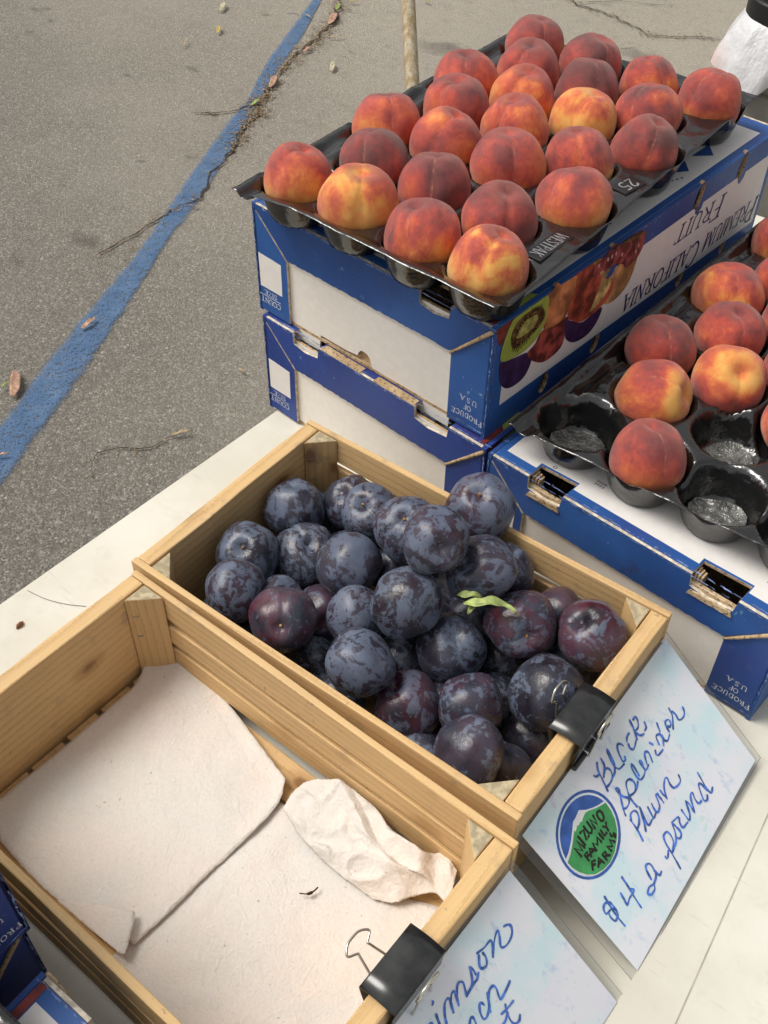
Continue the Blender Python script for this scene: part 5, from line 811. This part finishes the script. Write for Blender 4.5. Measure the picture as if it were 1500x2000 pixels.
carton(pose(DIM['bx'], DIM['by'], .001, DIM['bt']), 'blue and white carton with open hand holes under the part empty peach tray', BLUE)
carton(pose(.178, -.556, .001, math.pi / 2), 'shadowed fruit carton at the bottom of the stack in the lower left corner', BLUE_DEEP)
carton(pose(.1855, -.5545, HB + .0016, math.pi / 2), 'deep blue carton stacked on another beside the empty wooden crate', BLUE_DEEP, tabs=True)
carton(pose(.511, -.2675, .001, math.pi), 'scuffed carton with a red fruit corner in front of the lower left stack', BLUE)
# ------------------------------------------------------------------ moulded fruit trays
def sstep(a, b, x):
    t = max(0, min(1, (x - a) / (b - a))); return t * t * (3 - 2 * t)
ZR = .0352
def tray(M, corners, cups, label, gutter=True, empties=(), step=.0029, front=0.0):
    """corners: front left, front right, back right, back left of the rim in the carton's own frame"""
    t = empty('fruit_tray', M, label=label, cat='tray', group='black moulded peach trays')
    c = [Vector(p) for p in corners]; nu = int((c[1] - c[0]).length / step); nv = int((c[3] - c[0]).length / step)
    bm = bmesh.new(); rows = []
    W = (c[1] - c[0]).length; D = (c[3] - c[0]).length
    for j in range(nv + 1):
        row = []
        for i in range(nu + 1):
            s, q = i / nu, j / nv
            p = c[0] * (1 - s) * (1 - q) + c[1] * s * (1 - q) + c[2] * s * q + c[3] * (1 - s) * q
            ex, ey = s * W, q * D
            up = front * sstep(.024, .002, ey) * sstep(0, .075, ex) * (1 + .06 * math.sin(ex * 88 - .6))     # the turned-up front lip
            z = up
            for cu in cups:
                d = (Vector(cu[:2]) - p).length
                if d < .042:
                    k = sstep(.0395, .0262, d); z = min(z, up * (1 - k) - .0345 * k)
            if gutter and z > -.004:
                z -= .0065 * sstep(.007, .011, ex) * (1 - sstep(.021, .026, ex)) * (.75 + .25 * math.sin(ey * 130))
            z += .0012 * mnoise.noise(Vector((p.x * 22, p.y * 22, 3))) + .0009 * mnoise.noise(Vector((p.x * 75, p.y * 75, 8)))
            row.append(bm.verts.new((p.x, p.y, ZR + z)))
        rows.append(row)
    for a, b in zip(rows, rows[1:]):
        for i in range(nu): bm.faces.new((a[i], a[i + 1], b[i + 1], b[i]))
    o = bm_obj('moulded_sheet', bm, TRAY, t, smooth=True)
    sm = o.modifiers.new('shell', 'SOLIDIFY'); sm.thickness = .0004; sm.offset = -1
    for ex, ey in empties:                                          # crumpled thin bottoms of the empty cups
        bm = bmesh.new(); vs_ = []
        pts = [(r * .0052, k) for r in range(1, 5) for k in range(14)]
        cc = bm.verts.new((ex, ey, ZR - .0325)); rings = []
        for r in range(1, 6):
            ring = []
            for k in range(16):
                a = 2 * math.pi * k / 16; rr = r * .0050 * (1 + .10 * math.sin(a * 3 + ex * 90) + random.uniform(-.06, .06))
                ring.append(bm.verts.new((ex + rr * math.cos(a), ey + rr * math.sin(a), ZR - .0338 + random.uniform(-.0004, .0010) + (.0022 if r == 5 else 0))))
            rings.append(ring)
        for k in range(16): bm.faces.new((cc, rings[0][k], rings[0][(k + 1) % 16]))
        for a, b in zip(rings, rings[1:]):
            for k in range(16):
                bm.faces.new((a[k], a[(k + 1) % 16], b[(k + 1) % 16])); bm.faces.new((a[k], b[(k + 1) % 16], b[k]))
        bm_obj('crumpled_bottom', bm, CRUMPLED, t, smooth=True)
    return t
U_M = pose(DIM['ux'], DIM['uy'], 2 * HB + .0022, DIM['ut']); B_M = pose(DIM['bx'], DIM['by'], HB + .0016, DIM['bt'])
TC = [(TRAY_TOP[0][0] + .001, TRAY_TOP[0][1] + .002), (.3190, -.0300), (TRAY_TOP[2][0], TRAY_TOP[2][1] - .003), (TRAY_TOP[3][0], TRAY_TOP[3][1])]
top_tray = tray(U_M, TC, PEACH_TOP, 'black tray filled with twenty five peaches on the taller carton stack', front=.0095)
bm = bmesh.new()
e0, e1_ = Vector(EMB[0]), Vector(EMB[1]); dd = (e1_ - e0); ang = math.atan2(dd.y, dd.x)
Fe = Matrix.Translation(((e0.x + e1_.x) / 2 + .002, (e0.y + e1_.y) / 2, ZR)) @ Matrix.Rotation(ang + math.pi, 4, 'Z')
EMBM = plain('raised_shiny_plastic', (.34, .34, .35), .22, .7, .35, 0.2, 90); PANEL = plain('recessed_black_panel', (.006, .006, .006), .3, .6)
text(bm, 'WESTPAK', Fe @ Matrix.Translation((0, -.0062, 0)), .043, .0125, .0014, weight=.75); bm_obj('embossed_lettering', bm, EMBM, top_tray)
bm = bmesh.new(); plate(bm, [[(-.026, -.009), (.026, -.009), (.026, .009), (-.026, .009)]], .003, Fe @ Matrix.Translation((0, 0, .0012))); bm_obj('name_panel', bm, PANEL, top_tray, bevel=.001)
e0, e1_ = Vector(EMB[2]), Vector(EMB[3]); dd = (e1_ - e0); ang = math.atan2(dd.y, dd.x)
Fe = Matrix.Translation(((e0.x + e1_.x) / 2, (e0.y + e1_.y) / 2, ZR)) @ Matrix.Rotation(ang + math.pi, 4, 'Z')
bm = bmesh.new(); text(bm, '25', Fe @ Matrix.Translation((0, -.0068, 0)), .020, .0140, .0014, weight=1.0); bm_obj('embossed_lettering', bm, EMBM, top_tray)
bm = bmesh.new(); plate(bm, [[(-.0155, -.0095), (.0155, -.0095), (.0155, .0095), (-.0155, .0095)]], .003, Fe @ Matrix.Translation((0, 0, .0012))); bm_obj('size_panel', bm, PANEL, top_tray, bevel=.001)

SIDE_CUPS = [p[:2] for p in PEACH_SIDE] + [(.0555, .0565), (.1950, .0650), (.2650, .0720), (.1655, .1360), (.2400, .1480), (.2720, .2080), (.2380, .2700), (.2030, .3300), (.2750, .3370), (.1620, .3920), (.2360, .3980), (.1230, .4520), (.1980, .4580), (.2720, .4650)]
side_tray = tray(B_M, [(.0100, .0090), (.3260, .0395), (.3200, .5020), (.0060, .4850)], SIDE_CUPS, 'half empty black peach tray with bare cups on the lower carton', empties=[(.0555, .0565), (.1950, .0650), (.1655, .1360)])
tray(pose(.511, -.2675, HB + .0016, math.pi), [(-.02, .030), (.312, .030), (.312, .47), (-.02, .47)], [(.05 + .07 * i, .075 + .068 * j) for i in range(4) for j in range(6)], 'bare black tray edge over the carton in the lower left corner', step=.006)

# ------------------------------------------------------------------ fruit
def fruit_mesh(name, seed, groove, gw, cav, cavw, tip, squash, lump, mat, nu=44, nv=30):
    bm = bmesh.new(); rows = []
    def R(th, ph):
        d = Vector((math.sin(th) * math.cos(ph), math.sin(th) * math.sin(ph), math.cos(th)))
        g = math.exp(-(ph / gw) ** 2) + .35 * math.exp(-((abs(ph) - math.pi) / gw) ** 2)
        r = 1 - groove * g * math.sin(th) ** .6 * (.55 + .45 * math.cos(th * .9)) - cav * math.exp(-(th / cavw) ** 2) + tip * math.exp(-((math.pi - th) / .3) ** 2)
        r += lump * mnoise.noise(d * 1.3 + Vector((seed * 5.1, 2, 7)))
        return Vector((d.x * r, d.y * r, d.z * r * squash))
    top = bm.verts.new(R(0, 3)); bot = bm.verts.new(R(math.pi, 3))
    for j in range(1, nv):
        th = math.pi * (j / nv) ** 1.12 if j < nv else math.pi
        rows.append([bm.verts.new(R(th, (lambda p: p if p < math.pi else p - 2 * math.pi)(2 * math.pi * i / nu))) for i in range(nu)])
    for i in range(nu):
        bm.faces.new((top, rows[0][i], rows[0][(i + 1) % nu])); bm.faces.new((bot, rows[-1][(i + 1) % nu], rows[-1][i]))
    for a, b in zip(rows, rows[1:]):
        for i in range(nu): bm.faces.new((a[i], b[i], b[(i + 1) % nu], a[(i + 1) % nu]))
    bmesh.ops.recalc_face_normals(bm, faces=bm.faces)
    me = bpy.data.meshes.new(name); bm.to_mesh(me); bm.free(); me.materials.append(mat)
    for p in me.polygons: p.use_smooth = True
    return me
PE = [fruit_mesh('peach', s, gr, .15, cav, cw, .03, sq, .080, PEACH) for s, gr, cav, cw, sq in ((1, .085, .20, .28, 1.02), (2, .065, .14, .32, .99), (3, .090, .22, .26, 1.05), (4, .055, .16, .24, 1.0), (5, .09, .18, .30, 1.04), (6, .07, .22, .25, 1.01))]
PL = [fruit_mesh('plum', s, gr, .14, cav, .26, .0, sq, .11, PLUM) for s, gr, cav, sq in ((1, .060, .22, .95), (2, .045, .18, .97), (3, .080, .26, .92), (4, .055, .20, 1.02), (5, .070, .24, .94))]
def axis_matrix(center, r, axis, toward, spin=0.0):
    z = Vector(axis).normalized(); x = Vector(toward); x = (x - z * x.dot(z)).normalized(); x = Matrix.Rotation(spin, 3, z) @ x; y = z.cross(x)
    return fr(center, x * r, y * r, z * r)
CAMP = Vector(CAM['C'])
TONE = {0: (.62, 0), 1: (.70, 0), 2: (.52, .2), 3: (.52, .2), 4: (.55, .2), 5: (.62, .1), 6: (.84, 0), 7: (.58, .2), 8: (.55, .3), 9: (.42, .7), 10: (.26, 1), 11: (.70, .2), 12: (.52, .3), 13: (.55, .3), 14: (.40, .6), 15: (.52, .3), 16: (.82, 0), 17: (.70, .1), 18: (.55, .5), 19: (.52, .4), 20: (.44, .6), 21: (.28, .9), 22: (.52, .4), 23: (.60, .1), 24: (.36, 1)}
LOOK = {0: 'dark red dusty', 1: 'brownish red', 2: 'bright red', 3: 'evenly red', 4: 'red creased', 5: 'dark red', 6: 'darkest maroon', 7: 'long-creased', 8: 'pinkish red', 9: 'orange-gold', 10: 'golden spotted', 11: 'dull rosy', 12: 'red dusty', 13: 'red orange', 14: 'bright orange', 15: 'pitted red', 16: 'dusky purple', 17: 'dark wine-red', 18: 'deeply cleft red', 19: 'red-orange shaded', 20: 'pinkish yellow', 21: 'golden orange', 22: 'gold striped red', 23: 'dusty crimson', 24: 'yellow blotched'}
ROWS = [[20, 21, 22, 24], [16, 17, 23], [12, 13, 18, 19], [8, 14, 15], [4, 9, 10, 11], [5, 6, 7], [0, 1, 2, 3]]
ORD = ['first', 'second', 'third', 'fourth', 'fifth']; RNAME = ['front row', 'second row', 'third row', 'middle row', 'fifth row', 'sixth row', 'back row']
rr_ = random.Random(5)
def place_peach(M, x, y, r, k, tone, gold, label, group, axis=None, spin=None, pit=0.0):
    c = M @ Vector((x, y, ZR + .0008)); o = bpy.data.objects.new('peach', PE[k % 6]); COL.objects.link(o)
    ax = Vector(axis) if axis else Vector((rr_.uniform(-.28, .22), rr_.uniform(-.10, .30), 1))
    o.matrix_world = axis_matrix(c, r, ax, CAMP - c, rr_.uniform(-.75, .65) if spin is None else spin)
    o['tone'] = tone; o['gold'] = gold; o['pit'] = pit; tag(o, label, 'peach', group); return o
pos = {}
for ri, row in enumerate(ROWS):
    for ci, i in enumerate(row): pos[i] = f'{ORD[ci]} from the left in the {RNAME[ri]}'
for i, (x, y, r) in enumerate(PEACH_TOP):
    place_peach(U_M, x, y, r, i * 7 + i // 3, TONE[i][0] + .02, TONE[i][1], f'{LOOK[i]} upper tray peach, {pos[i]}', 'peaches in the upper tray')
SL_ = [(.46, .8, 'yellow mottled peach in the lower tray, above the two red ones in the left column'), (.66, .1, 'dark red peach at the lower tray edge, above the peach with a yellow streak'), (.62, .2, 'plain red peach in the lower tray between the mottled peach and the yellow stemmed one'),
       (.62, .6, 'red peach with a yellow streak at its side, behind the dusty front peach'), (.50, .6, 'red and yellow peach with its green stem pit showing, in the lower tray'), (.60, .3, 'dusty red peach alone in the front row between two empty cups'),
       (.55, .2, 'peach cut by the frame, highest in the lower tray'), (.60, .3, 'peach cut by the frame, just right of the yellow mottled one'), (.45, .5, 'orange peach cut by the frame, second above the stemmed yellow peach'), (.60, .4, 'peach cut by the frame beside the peach with the stem pit'), (.66, .2, 'dark peach cut by the frame, right of the empty middle cup')]
for i, (x, y, r) in enumerate(PEACH_SIDE):
    ax = {4: (.42, -.45, .80), 3: (.95, .10, .45)}.get(i)
    o = place_peach(B_M, x, y, max(r, .0325), i * 5 + 1, SL_[i][0], SL_[i][1], SL_[i][2], 'peaches in the lower tray', ax, .9 if i == 4 else None, {4: 1.0, 3: .85}.get(i, 0.0))

PLAB = {0: 'blue plum in the far left corner of the heap, below the wood knot', 1: 'plum against the left crate wall, above the leftmost plum', 2: 'plum half hidden by the far corner post behind the others', 3: 'scratched plum with a small stem near the far wall', 4: 'dusky plum between the left wall plum and the round blue one', 5: 'pale blue plum under the rounded one near the far rim',
        6: 'topmost plum, grey blue, leaning on the pale blue one', 7: 'blue plum resting on the far rim with its stem pit upward', 8: 'round blue plum in the middle of the left half of the heap', 9: 'leftmost plum, blue with one red nick', 10: 'red plum with a yellow stem stub near the near wall', 11: 'large dark plum just above the green leaf',
        12: 'small plum tucked right of the red stemmed plum', 13: 'plain blue plum left of the big central one', 14: 'big central plum high on the heap, grey speckled', 15: 'blue plum below and left of the green leaf', 16: 'red mottled plum touching the tip of the green leaf', 17: 'reddish plum peeping from behind by the far wall on the right',
        18: 'rightmost plum, creased and red mottled, near the right post', 19: 'egg shaped blue plum leaning on the near rim', 20: 'small blue plum low against the near rim', 21: 'creased red plum with a tan scar near the near wall', 22: 'dark plum in the lower middle, left of the clip', 23: 'large dark blue plum beside the black clip',
        24: 'dark round plum lowest in the near right corner', 25: 'shadowed plum under the clip', 26: 'shadowed plum between the egg shaped plum and the blue one', 27: 'shadowed plum under the pale blue pair', 28: 'shadowed plum right of the big central plum', 29: 'plum half hidden behind the large dark one near the far wall', 30: 'small plum wedged in the near right corner beside the post', 31: 'shadowed plum just under the green leaf'}
REDS = {10: 1.0, 16: 1.0, 18: .9, 21: .6, 22: .5, 7: .45, 5: .3, 17: .8, 3: .3, 12: .5, 9: .25}
BLOOM = {10: .32, 18: .42, 16: .42, 22: .40, 23: .40, 24: .36, 14: .50, 17: .3, 21: .44, 25: .3, 30: .3, 6: .50, 7: .55, 5: .52, 8: .50, 19: .55, 9: .52, 13: .54, 11: .50, 0: .50, 1: .52}
SQ = {19: (.90, 1.0, 1.12), 14: (1.10, .96, 1.0), 11: (1.06, 1.0, .95), 24: (1.0, 1.04, .96)}
stem_me = bpy.data.meshes.new('stem'); bm = bmesh.new(); tube(bm, [(0, 0, -.12), (.02, 0, .03), (.06, .02, .10)], [.05, .045, .06], 7); bm.to_mesh(stem_me); bm.free(); stem_me.materials.append(STEM)
def place_plum(i, c, r, label):
    c = CR1 @ Vector(c); c.z += 0; me = PL[(i * 3) % 5]; o = bpy.data.objects.new('plum', me); COL.objects.link(o)
    if i in PLUM_AX_: ax = Vector(PLUM_AX_[i])
    else: ax = Vector((rr_.uniform(-1, 1), rr_.uniform(-.2, 1), rr_.uniform(-.9, .5)))
    q_ = SQ.get(i, (1, 1, 1)); o.matrix_world = axis_matrix(c, r * 1.02, ax, (CAMP - c) if i not in PLUM_AX_ else Vector((rr_.uniform(-1, 1), rr_.uniform(-1, 1), rr_.uniform(-1, 1))), rr_.uniform(-1.5, 1.5)) @ Matrix.Diagonal((*q_, 1))
    o['red'] = REDS.get(i, rr_.uniform(0, .35)); o['bloom'] = BLOOM.get(i, rr_.uniform(.38, .54))
    tag(o, label, 'plum', 'dark plums in the wooden crate')
    if i in (3, 7, 10, 16, 5, 1):
        s = bpy.data.objects.new('stem', stem_me); COL.objects.link(s); s.parent = o; s.matrix_local = Matrix.Translation((0, 0, .80)) @ Matrix.Scale(.72, 4)
    return o
PLUM_AX_ = {int(k): v for k, v in PLUM_AX.items()}
for i, q in enumerate(PLUMS): place_plum(i, q[:3], q[3], PLAB[i])
for i, q in enumerate(PLUM_FILL): place_plum(100 + i, q, .0255, 'plum buried at the bottom of the heap in shadow')

# green leaf on the plums
t = empty('plum_leaf', Matrix.Translation(GREENLEAF[0][0]), label='curled green leaf lying on the plums near the middle of the crate', cat='leaf')
def blade(bm, P, w, fold, nn=12, point=True):
    P = spline(P, 5); n = len(P)
    rows = []
    for i, p in enumerate(P):
        tt = (P[min(i + 1, n - 1)] - P[max(i - 1, 0)]).normalized(); s = tt.cross(Vector((0, 0, 1))).normalized(); f = i / (n - 1)
        ww = w * (math.sin(math.pi * min(1, .12 + f * .88)) ** .8 if point else 1)
        rows.append([bm.verts.new(p + s * ww * k + Vector((0, 0, abs(k) * fold * ww + .0012 * math.sin(i * 1.1 + k)))) for k in (-1, -.5, 0, .5, 1)])
    for a, b in zip(rows, rows[1:]):
        for k in range(4): bm.faces.new((a[k], a[k + 1], b[k + 1], b[k]))
O0 = Vector(GREENLEAF[0][0])
for P, w in ((GREENLEAF[0], .0036), (GREENLEAF[1], .0042), (GREENLEAF[2], .0030)):
    bm = bmesh.new(); z = [0, .004, .002, -.002]
    blade(bm, [Vector(p) - O0 + Vector((0, 0, z[k])) for k, p in enumerate(P)], w, .7); o = bm_obj('blade', bm, LEAFGREEN, t, smooth=True)
    m = o.modifiers.new('thick', 'SOLIDIFY'); m.thickness = .0005
    bm = bmesh.new(); tube(bm, [Vector(p) - O0 + Vector((0, 0, z[k] + .0004)) for k, p in enumerate(P)], .0003, 5); bm_obj('midrib', bm, LEAF['cream'], o, smooth=True)

# ------------------------------------------------------------------ price signs
def sign(S, film, label, ink, logo=None):
    M = fr(S['O'], S['e1'], [-v for v in S['e2']], S['n']); t = empty('price_sign', M, label=label, cat='sign', group='handwritten laminated price signs')
    I = Matrix.Identity(4); f2 = lambda P: [(x / 1000, -y / 1000) for x, y in P]
    bm = bmesh.new(); plate(bm, [f2(S['out'])], .0004, I, 0, (0, 0)); bm_obj('paper', bm, SIGN, t)
    bm = bmesh.new(); plate(bm, [f2(film)], .0003, I @ Matrix.Translation((0, 0, -.0006)), 0, (0, 0)); bm_obj('lamination', bm, FILM, t)
    bm = bmesh.new(); tube(bm, [(x, y, -.0007) for x, y in f2([film[1], film[2], film[3], film[0]])], .00022, 5); bm_obj('lamination_edge', bm, plain('film_edge', (.16, .15, .135), .4, .4), t)
    bm = bmesh.new()
    for s in ink: ribbon(bm, f2(s), .0018, I, .0002, .34)
    bm_obj('handwriting', bm, INK, t)
    if logo:
        lg = bpy.data.objects.new('logo', None); COL.objects.link(lg); lg.parent = t; lg.empty_display_size = .01
        bm = bmesh.new(); a, b = f2(LOGO['ring_out']), f2(LOGO['ring_in']); n = len(a)
        A = [bm.verts.new((*p, .0002)) for p in a]; B = [bm.verts.new((*p, .0002)) for p in b]
        for k in range(n): bm.faces.new((A[k], A[(k + 1) % n], B[(k + 1) % n], B[k]))
        bm_obj('ring', bm, LOGO_BLUE, lg)
        for nm, m, z in (('sky', LOGO_BLUE, .00025), ('white', LOGO_WHITE, .00035), ('green', LOGO_GREEN, .00045)):
            bm = bmesh.new(); poly_flat(bm, f2(LOGO[nm]), I, z); bm_obj({'sky': 'sky_shape', 'white': 'snow_shape', 'green': 'hill_shape'}[nm], bm, m, lg)
        bm = bmesh.new()
        for s in LOGO_TXT: ribbon(bm, f2(s), .0021, I, .00055, .1)
        bm_obj('lettering', bm, LOGO_BLACK, lg)
    return t
sign(SIGN1, [[-7, -9], [223.5, -9], [217.0, 131.0], [-7.5, 136.6]], 'price sign with a round green and blue logo clipped to the plum crate', [s for k in INK1 for s in INK1[k]], True)
sign(SIGN2, [[-8, -14], [221, -14], [232, 136], [-8, 142]], 'price sign cut by the bottom of the photo, clipped to the empty crate', INK2)

# ------------------------------------------------------------------ binder clips
def clip(M, y0, label, inner_dir, outer_dir):
    """Over an end board whose outer face is x = L; the clip is 51 mm long in y."""
    t = empty('binder_clip', M @ Matrix.Translation((L_, y0, H_)), label=label, cat='binder clip', group='black binder clips'); W = .051
    xi, xo = -TE - .0052, .0052
    prof = [(xi + .0048, -.0245), (xi + .0038, -.016), (xi + .0012, -.006), (xi, .0012), (xi + .0015, .0026), (-TE / 2, .0040), (xo - .0015, .0026), (xo, .0012), (xo - .0012, -.006), (xo - .0020, -.016), (xo - .0026, -.0265)]
    prof = prof[:3] + [tuple(p) for p in [(v.x, v.y) for v in spline([(x, z, 0) for x, z in prof[2:9]], 5)]] + prof[9:]
    bm = bmesh.new(); rows = []
    for x, z in prof: rows.append([bm.verts.new((x, y, z)) for y in (0, W * .25, W * .5, W * .75, W)])
    for a, b in zip(rows, rows[1:]):
        for k in range(4): bm.faces.new((a[k], a[k + 1], b[k + 1], b[k]))
    o = bm_obj('spring_body', bm, CLIP, t, smooth=True); m = o.modifiers.new('t', 'SOLIDIFY'); m.thickness = .0007; m.offset = 1
    for x, z in ((xi + .0035, -.0258), (xo - .0012, -.0278)):
        for a, b in ((0, .0165), (.0205, .0305), (.0345, W)):
            bm = bmesh.new(); tube(bm, [(x, a, z), (x, b, z)], .0026, 12); bm_obj('jaw_roll', bm, CLIP, t, bevel=.0003)
    for (x, z), d, nm in (((xi + .0035, -.0258), Vector(inner_dir), 'inner'), ((xo - .0012, -.0278), Vector(outer_dir), 'outer')):
        d1, d2 = d.normalized(), Vector((1, 0, .15)) * (-1 if nm == 'inner' else 1)
        base = Vector((x + (-.003 if nm == 'inner' else .0035), W / 2, z)); Ln = d.length
        half = [(.0095, 0), (.0090, .10), (.0052, .62), (.0050, .70), (.0105, .80), (.0100, .88), (.0055, .98), (0, 1.0)]
        pts = [base + Vector((0, -w, 0)) + d1 * Ln * f for w, f in half] + [base + Vector((0, w, 0)) + d1 * Ln * f for w, f in reversed(half[:-1])]
        bm = bmesh.new(); tube(bm, spline(pts, 4), .0009, 8); bm_obj('wire_handle', bm, WIRE, t, smooth=True)
clip(CR1, .0745, 'black binder clip holding the plum price sign on the rim of the full crate', (-.010, 0, .045), (.0035, 0, .041))
clip(CR2, .0885, 'shiny black binder clip on the empty crate, wire loop lying over the towels', (-.028, 0, .013), (.004, 0, .040))

# ------------------------------------------------------------------ paper towels
def coons(E_, n=44):
    ab, bc, dc, ad = [resample(spline(P, 4), n + 1) for P in (E_['ab'], E_['bc'], E_['dc'], E_['ad'])]
    G = []
    for j in range(n + 1):
        v = j / n; row = []
        for i in range(n + 1):
            u = i / n
            p = ab[i] * (1 - v) + dc[i] * v + ad[j] * (1 - u) + bc[j] * u - (ab[0] * (1 - u) * (1 - v) + ab[-1] * u * (1 - v) + dc[0] * (1 - u) * v + dc[-1] * u * v)
            row.append(p)
        G.append(row)
    return G
def towel(name, E_, label, zfun, n=44, cat='paper towel', thick=.0003, extra=None):
    G = coons(E_, n); O = G[0][0].copy(); t = bpy.data.objects.new; bm = bmesh.new(); rows = []
    for j, row in enumerate(G):
        r = []
        for i, p in enumerate(row):
            u, v = i / n, j / n; ed = min(u, v, 1 - u, 1 - v) * n
            jx = Vector((random.uniform(-1, 1), random.uniform(-1, 1), 0)) * (.00035 if ed == 0 else 0)
            r.append(bm.verts.new(p - O + jx + Vector((0, 0, zfun(u, v, p)))))
        rows.append(r)
    for a, b in zip(rows, rows[1:]):
        for i in range(n): bm.faces.new((a[i], a[i + 1], b[i + 1], b[i]))
    o = bm_obj(name, bm, TOWEL, None, Matrix.Translation(O), smooth=True); m = o.modifiers.new('t', 'SOLIDIFY'); m.thickness = thick; m.offset = 1
    return tag(o, label, cat, 'paper towels lining the empty crate')
nz = lambda p, s, k: mnoise.noise(Vector((p.x * s + k, p.y * s, k)))
def z1(u, v, p):
    # lies flat, lifting a little along the far slats
    z = .0016 + .0013 * nz(p, 22, 1) + .0008 * nz(p, 55, 4)
    return max(.0003, z + .008 * sstep(.78, 1.0, u) * sstep(.60, .0, v) + .004 * sstep(.90, 1, u) * sstep(.3, .8, v) + .003 * sstep(.93, 1.0, v) * sstep(.5, 1, u))
s1 = towel('paper_towel', SHEET1, 'large flat paper towel in the left half of the empty crate', z1)
def z2(u, v, p): return (-.0010 if v < .12 else 0) * sstep(.12, .06, v) + sstep(-.02, .16, v) * max(.0003, .0009 + .0011 * nz(p, 26, 7) + .0008 * nz(p, 60, 3) + .0008 * math.sin(u * 7 + v * 3) ** 2)
towel('paper_towel', SHEET2, 'flat paper towel in the right half of the empty crate, a dry twig on it', z2)
def z3(u, v, p):
    q = Vector((p.x * 20, p.y * 20, 3)); w1 = mnoise.noise(q); w2 = mnoise.noise(q * 1.6 + Vector((5, 1, 2)))
    rdg = lambda x: max(0, 1 - abs(x))
    a = rdg((v - .45 - .25 * math.sin(u * 3) - .20 * w1) * 5.5); b = rdg((v - .15 - .45 * u + .18 * w2) * 7); c = rdg((u - .62 + .5 * (v - .5) + .14 * w1) * 8); d = rdg((v - .85 + .2 * u + .12 * w2) * 8); f = rdg(mnoise.noise(q * 2.3 + Vector((9, 9, 1))) * 5)
    e = sstep(0, .10, min(u, 1 - u) + .03) * sstep(0, .10, min(v, 1 - v) + .03)
    return .0012 + e * (.0015 + .0050 * a + .0042 * b + .0048 * c + .0034 * d + .0022 * f) + .0011 * mnoise.noise(q * 5)
towel('paper_towel', CRUMPLE, 'crumpled paper towel bunched against the far slats of the empty crate', z3, 90)
bm = bmesh.new(); O = Vector(FOLD[0]); F_ = [Vector(p) - O for p in FOLD]; cen = sum(F_, Vector()) / len(F_)
E_ = dict(ab=[FOLD[0], FOLD[1], FOLD[2]], bc=[FOLD[2], FOLD[3], FOLD[4]], dc=[FOLD[6], FOLD[5], FOLD[4]], ad=[FOLD[0], FOLD[7], FOLD[6]])
fo = towel('folded_corner', E_, None, lambda u, v, p: .004 + .003 * math.sin(u * 3) + .0015 * nz(p, 50, 1), 18)
for k in ('label', 'category', 'group'):
    if k in fo: del fo[k]
fo.parent = s1; fo.matrix_parent_inverse = Matrix.Identity(4); fo.location = Vector(fo.location) - Vector(s1.location)

# small things
bm = bmesh.new(); tube(bm, [Vector(p) + Vector((0, 0, .002)) for p in spline(TWIG, 4)], [.0005] * 4 + [.0013] * 3 + [.0006] * 6, 6)
tag(bm_obj('dry_twig', bm, plain('dark_twig', (.06, .02, .02), .8, .2), smooth=True), 'tiny dark dry fruit stem lying on the right paper towel', 'stem')
bm = bmesh.new(); s = Vector(SEED); tube(bm, [s + Vector((-.001, .004, .0012)), s + Vector((0, .001, .0022)), s + Vector((0, -.002, .002)), s + Vector((.001, -.005, .001))], [.0006, .0022, .0022, .0005], 8)
tag(bm_obj('brown_seed', bm, plain('seed_brown', (.20, .085, .035), .6, .3), smooth=True), 'small brown seed husk on the white table left of the crates', 'seed')
bm = bmesh.new(); tube(bm, [Vector(p) for p in spline(PENCIL, 5)], .0003, 5)
tag(bm_obj('dark_hair', bm, plain('dark_fibre', (.27, .26, .24), .7, .2)), 'thin dark fibre on the white table beside the empty crate', 'fibre')

# fallen leaves on the asphalt
LL = ['cream leaf near the top of the asphalt, left of the blue line', 'small yellow leaf just under the cream one near the top', 'thin tan twig on the asphalt between the yellow leaf and the blue line', 'pale green leaf at the top of the crack right of the blue line', 'long pinkish leaf in the crack under the pale green one',
      'thin tan twig pointing right from the crack near its top', 'short pinkish leaf where the crack bends beside the worn paint', 'pink leaf in the crack above the branching cracks', 'green leaf lying where the cracks meet the blue line', 'cream leaf alone on the pale concrete left of the pole', 'long pinkish leaf lying on the blue line, lower middle', 'greyish curled leaf left of the blue line, level with the upper tray',
      'tan stick-like leaf on the asphalt just above the table edge', 'broad pink leaf at the left edge of the photo', 'pink leaf tip on the blue line at the left edge', 'thin tan stalk on the asphalt left of the carton stack', 'small tan twig on the blue line near the top', 'yellow leaf left of the pole at the top', 'yellow leaf right of the pole at the top', 'thin grey twig on the concrete behind the peaches', 'yellow green stalk under the broad pink leaf at the left edge']
for (x0, y0, x1, y1, c), lab in zip(LEAVES, LL):
    a, b = Vector((x0, y0, GZ + .010)), Vector((x1, y1, GZ + .010)); L0 = (b - a).length; thin = c in ('tan', 'grey') or 'stalk' in lab
    bm = bmesh.new(); mid = (a + b) / 2; s = (b - a).normalized().cross(Vector((0, 0, 1)))
    w = L0 * (.05 if thin else .125); bl = [a - mid, (a - mid) * .4 + s * L0 * .05 + Vector((0, 0, .004)), (b - mid) * .4 + s * L0 * .04 + Vector((0, 0, .006)), b - mid + Vector((0, 0, .003))]
    blade(bm, bl, max(w, .003), .35)
    o = bm_obj('fallen_leaf', bm, LEAF[c], None, Matrix.Translation(mid), smooth=True); m = o.modifiers.new('t', 'SOLIDIFY'); m.thickness = .0006
    tag(o, 'dry ' + lab if c not in ('green',) and not lab.startswith('thin') else lab, 'leaf', 'leaves and twigs fallen on the asphalt')
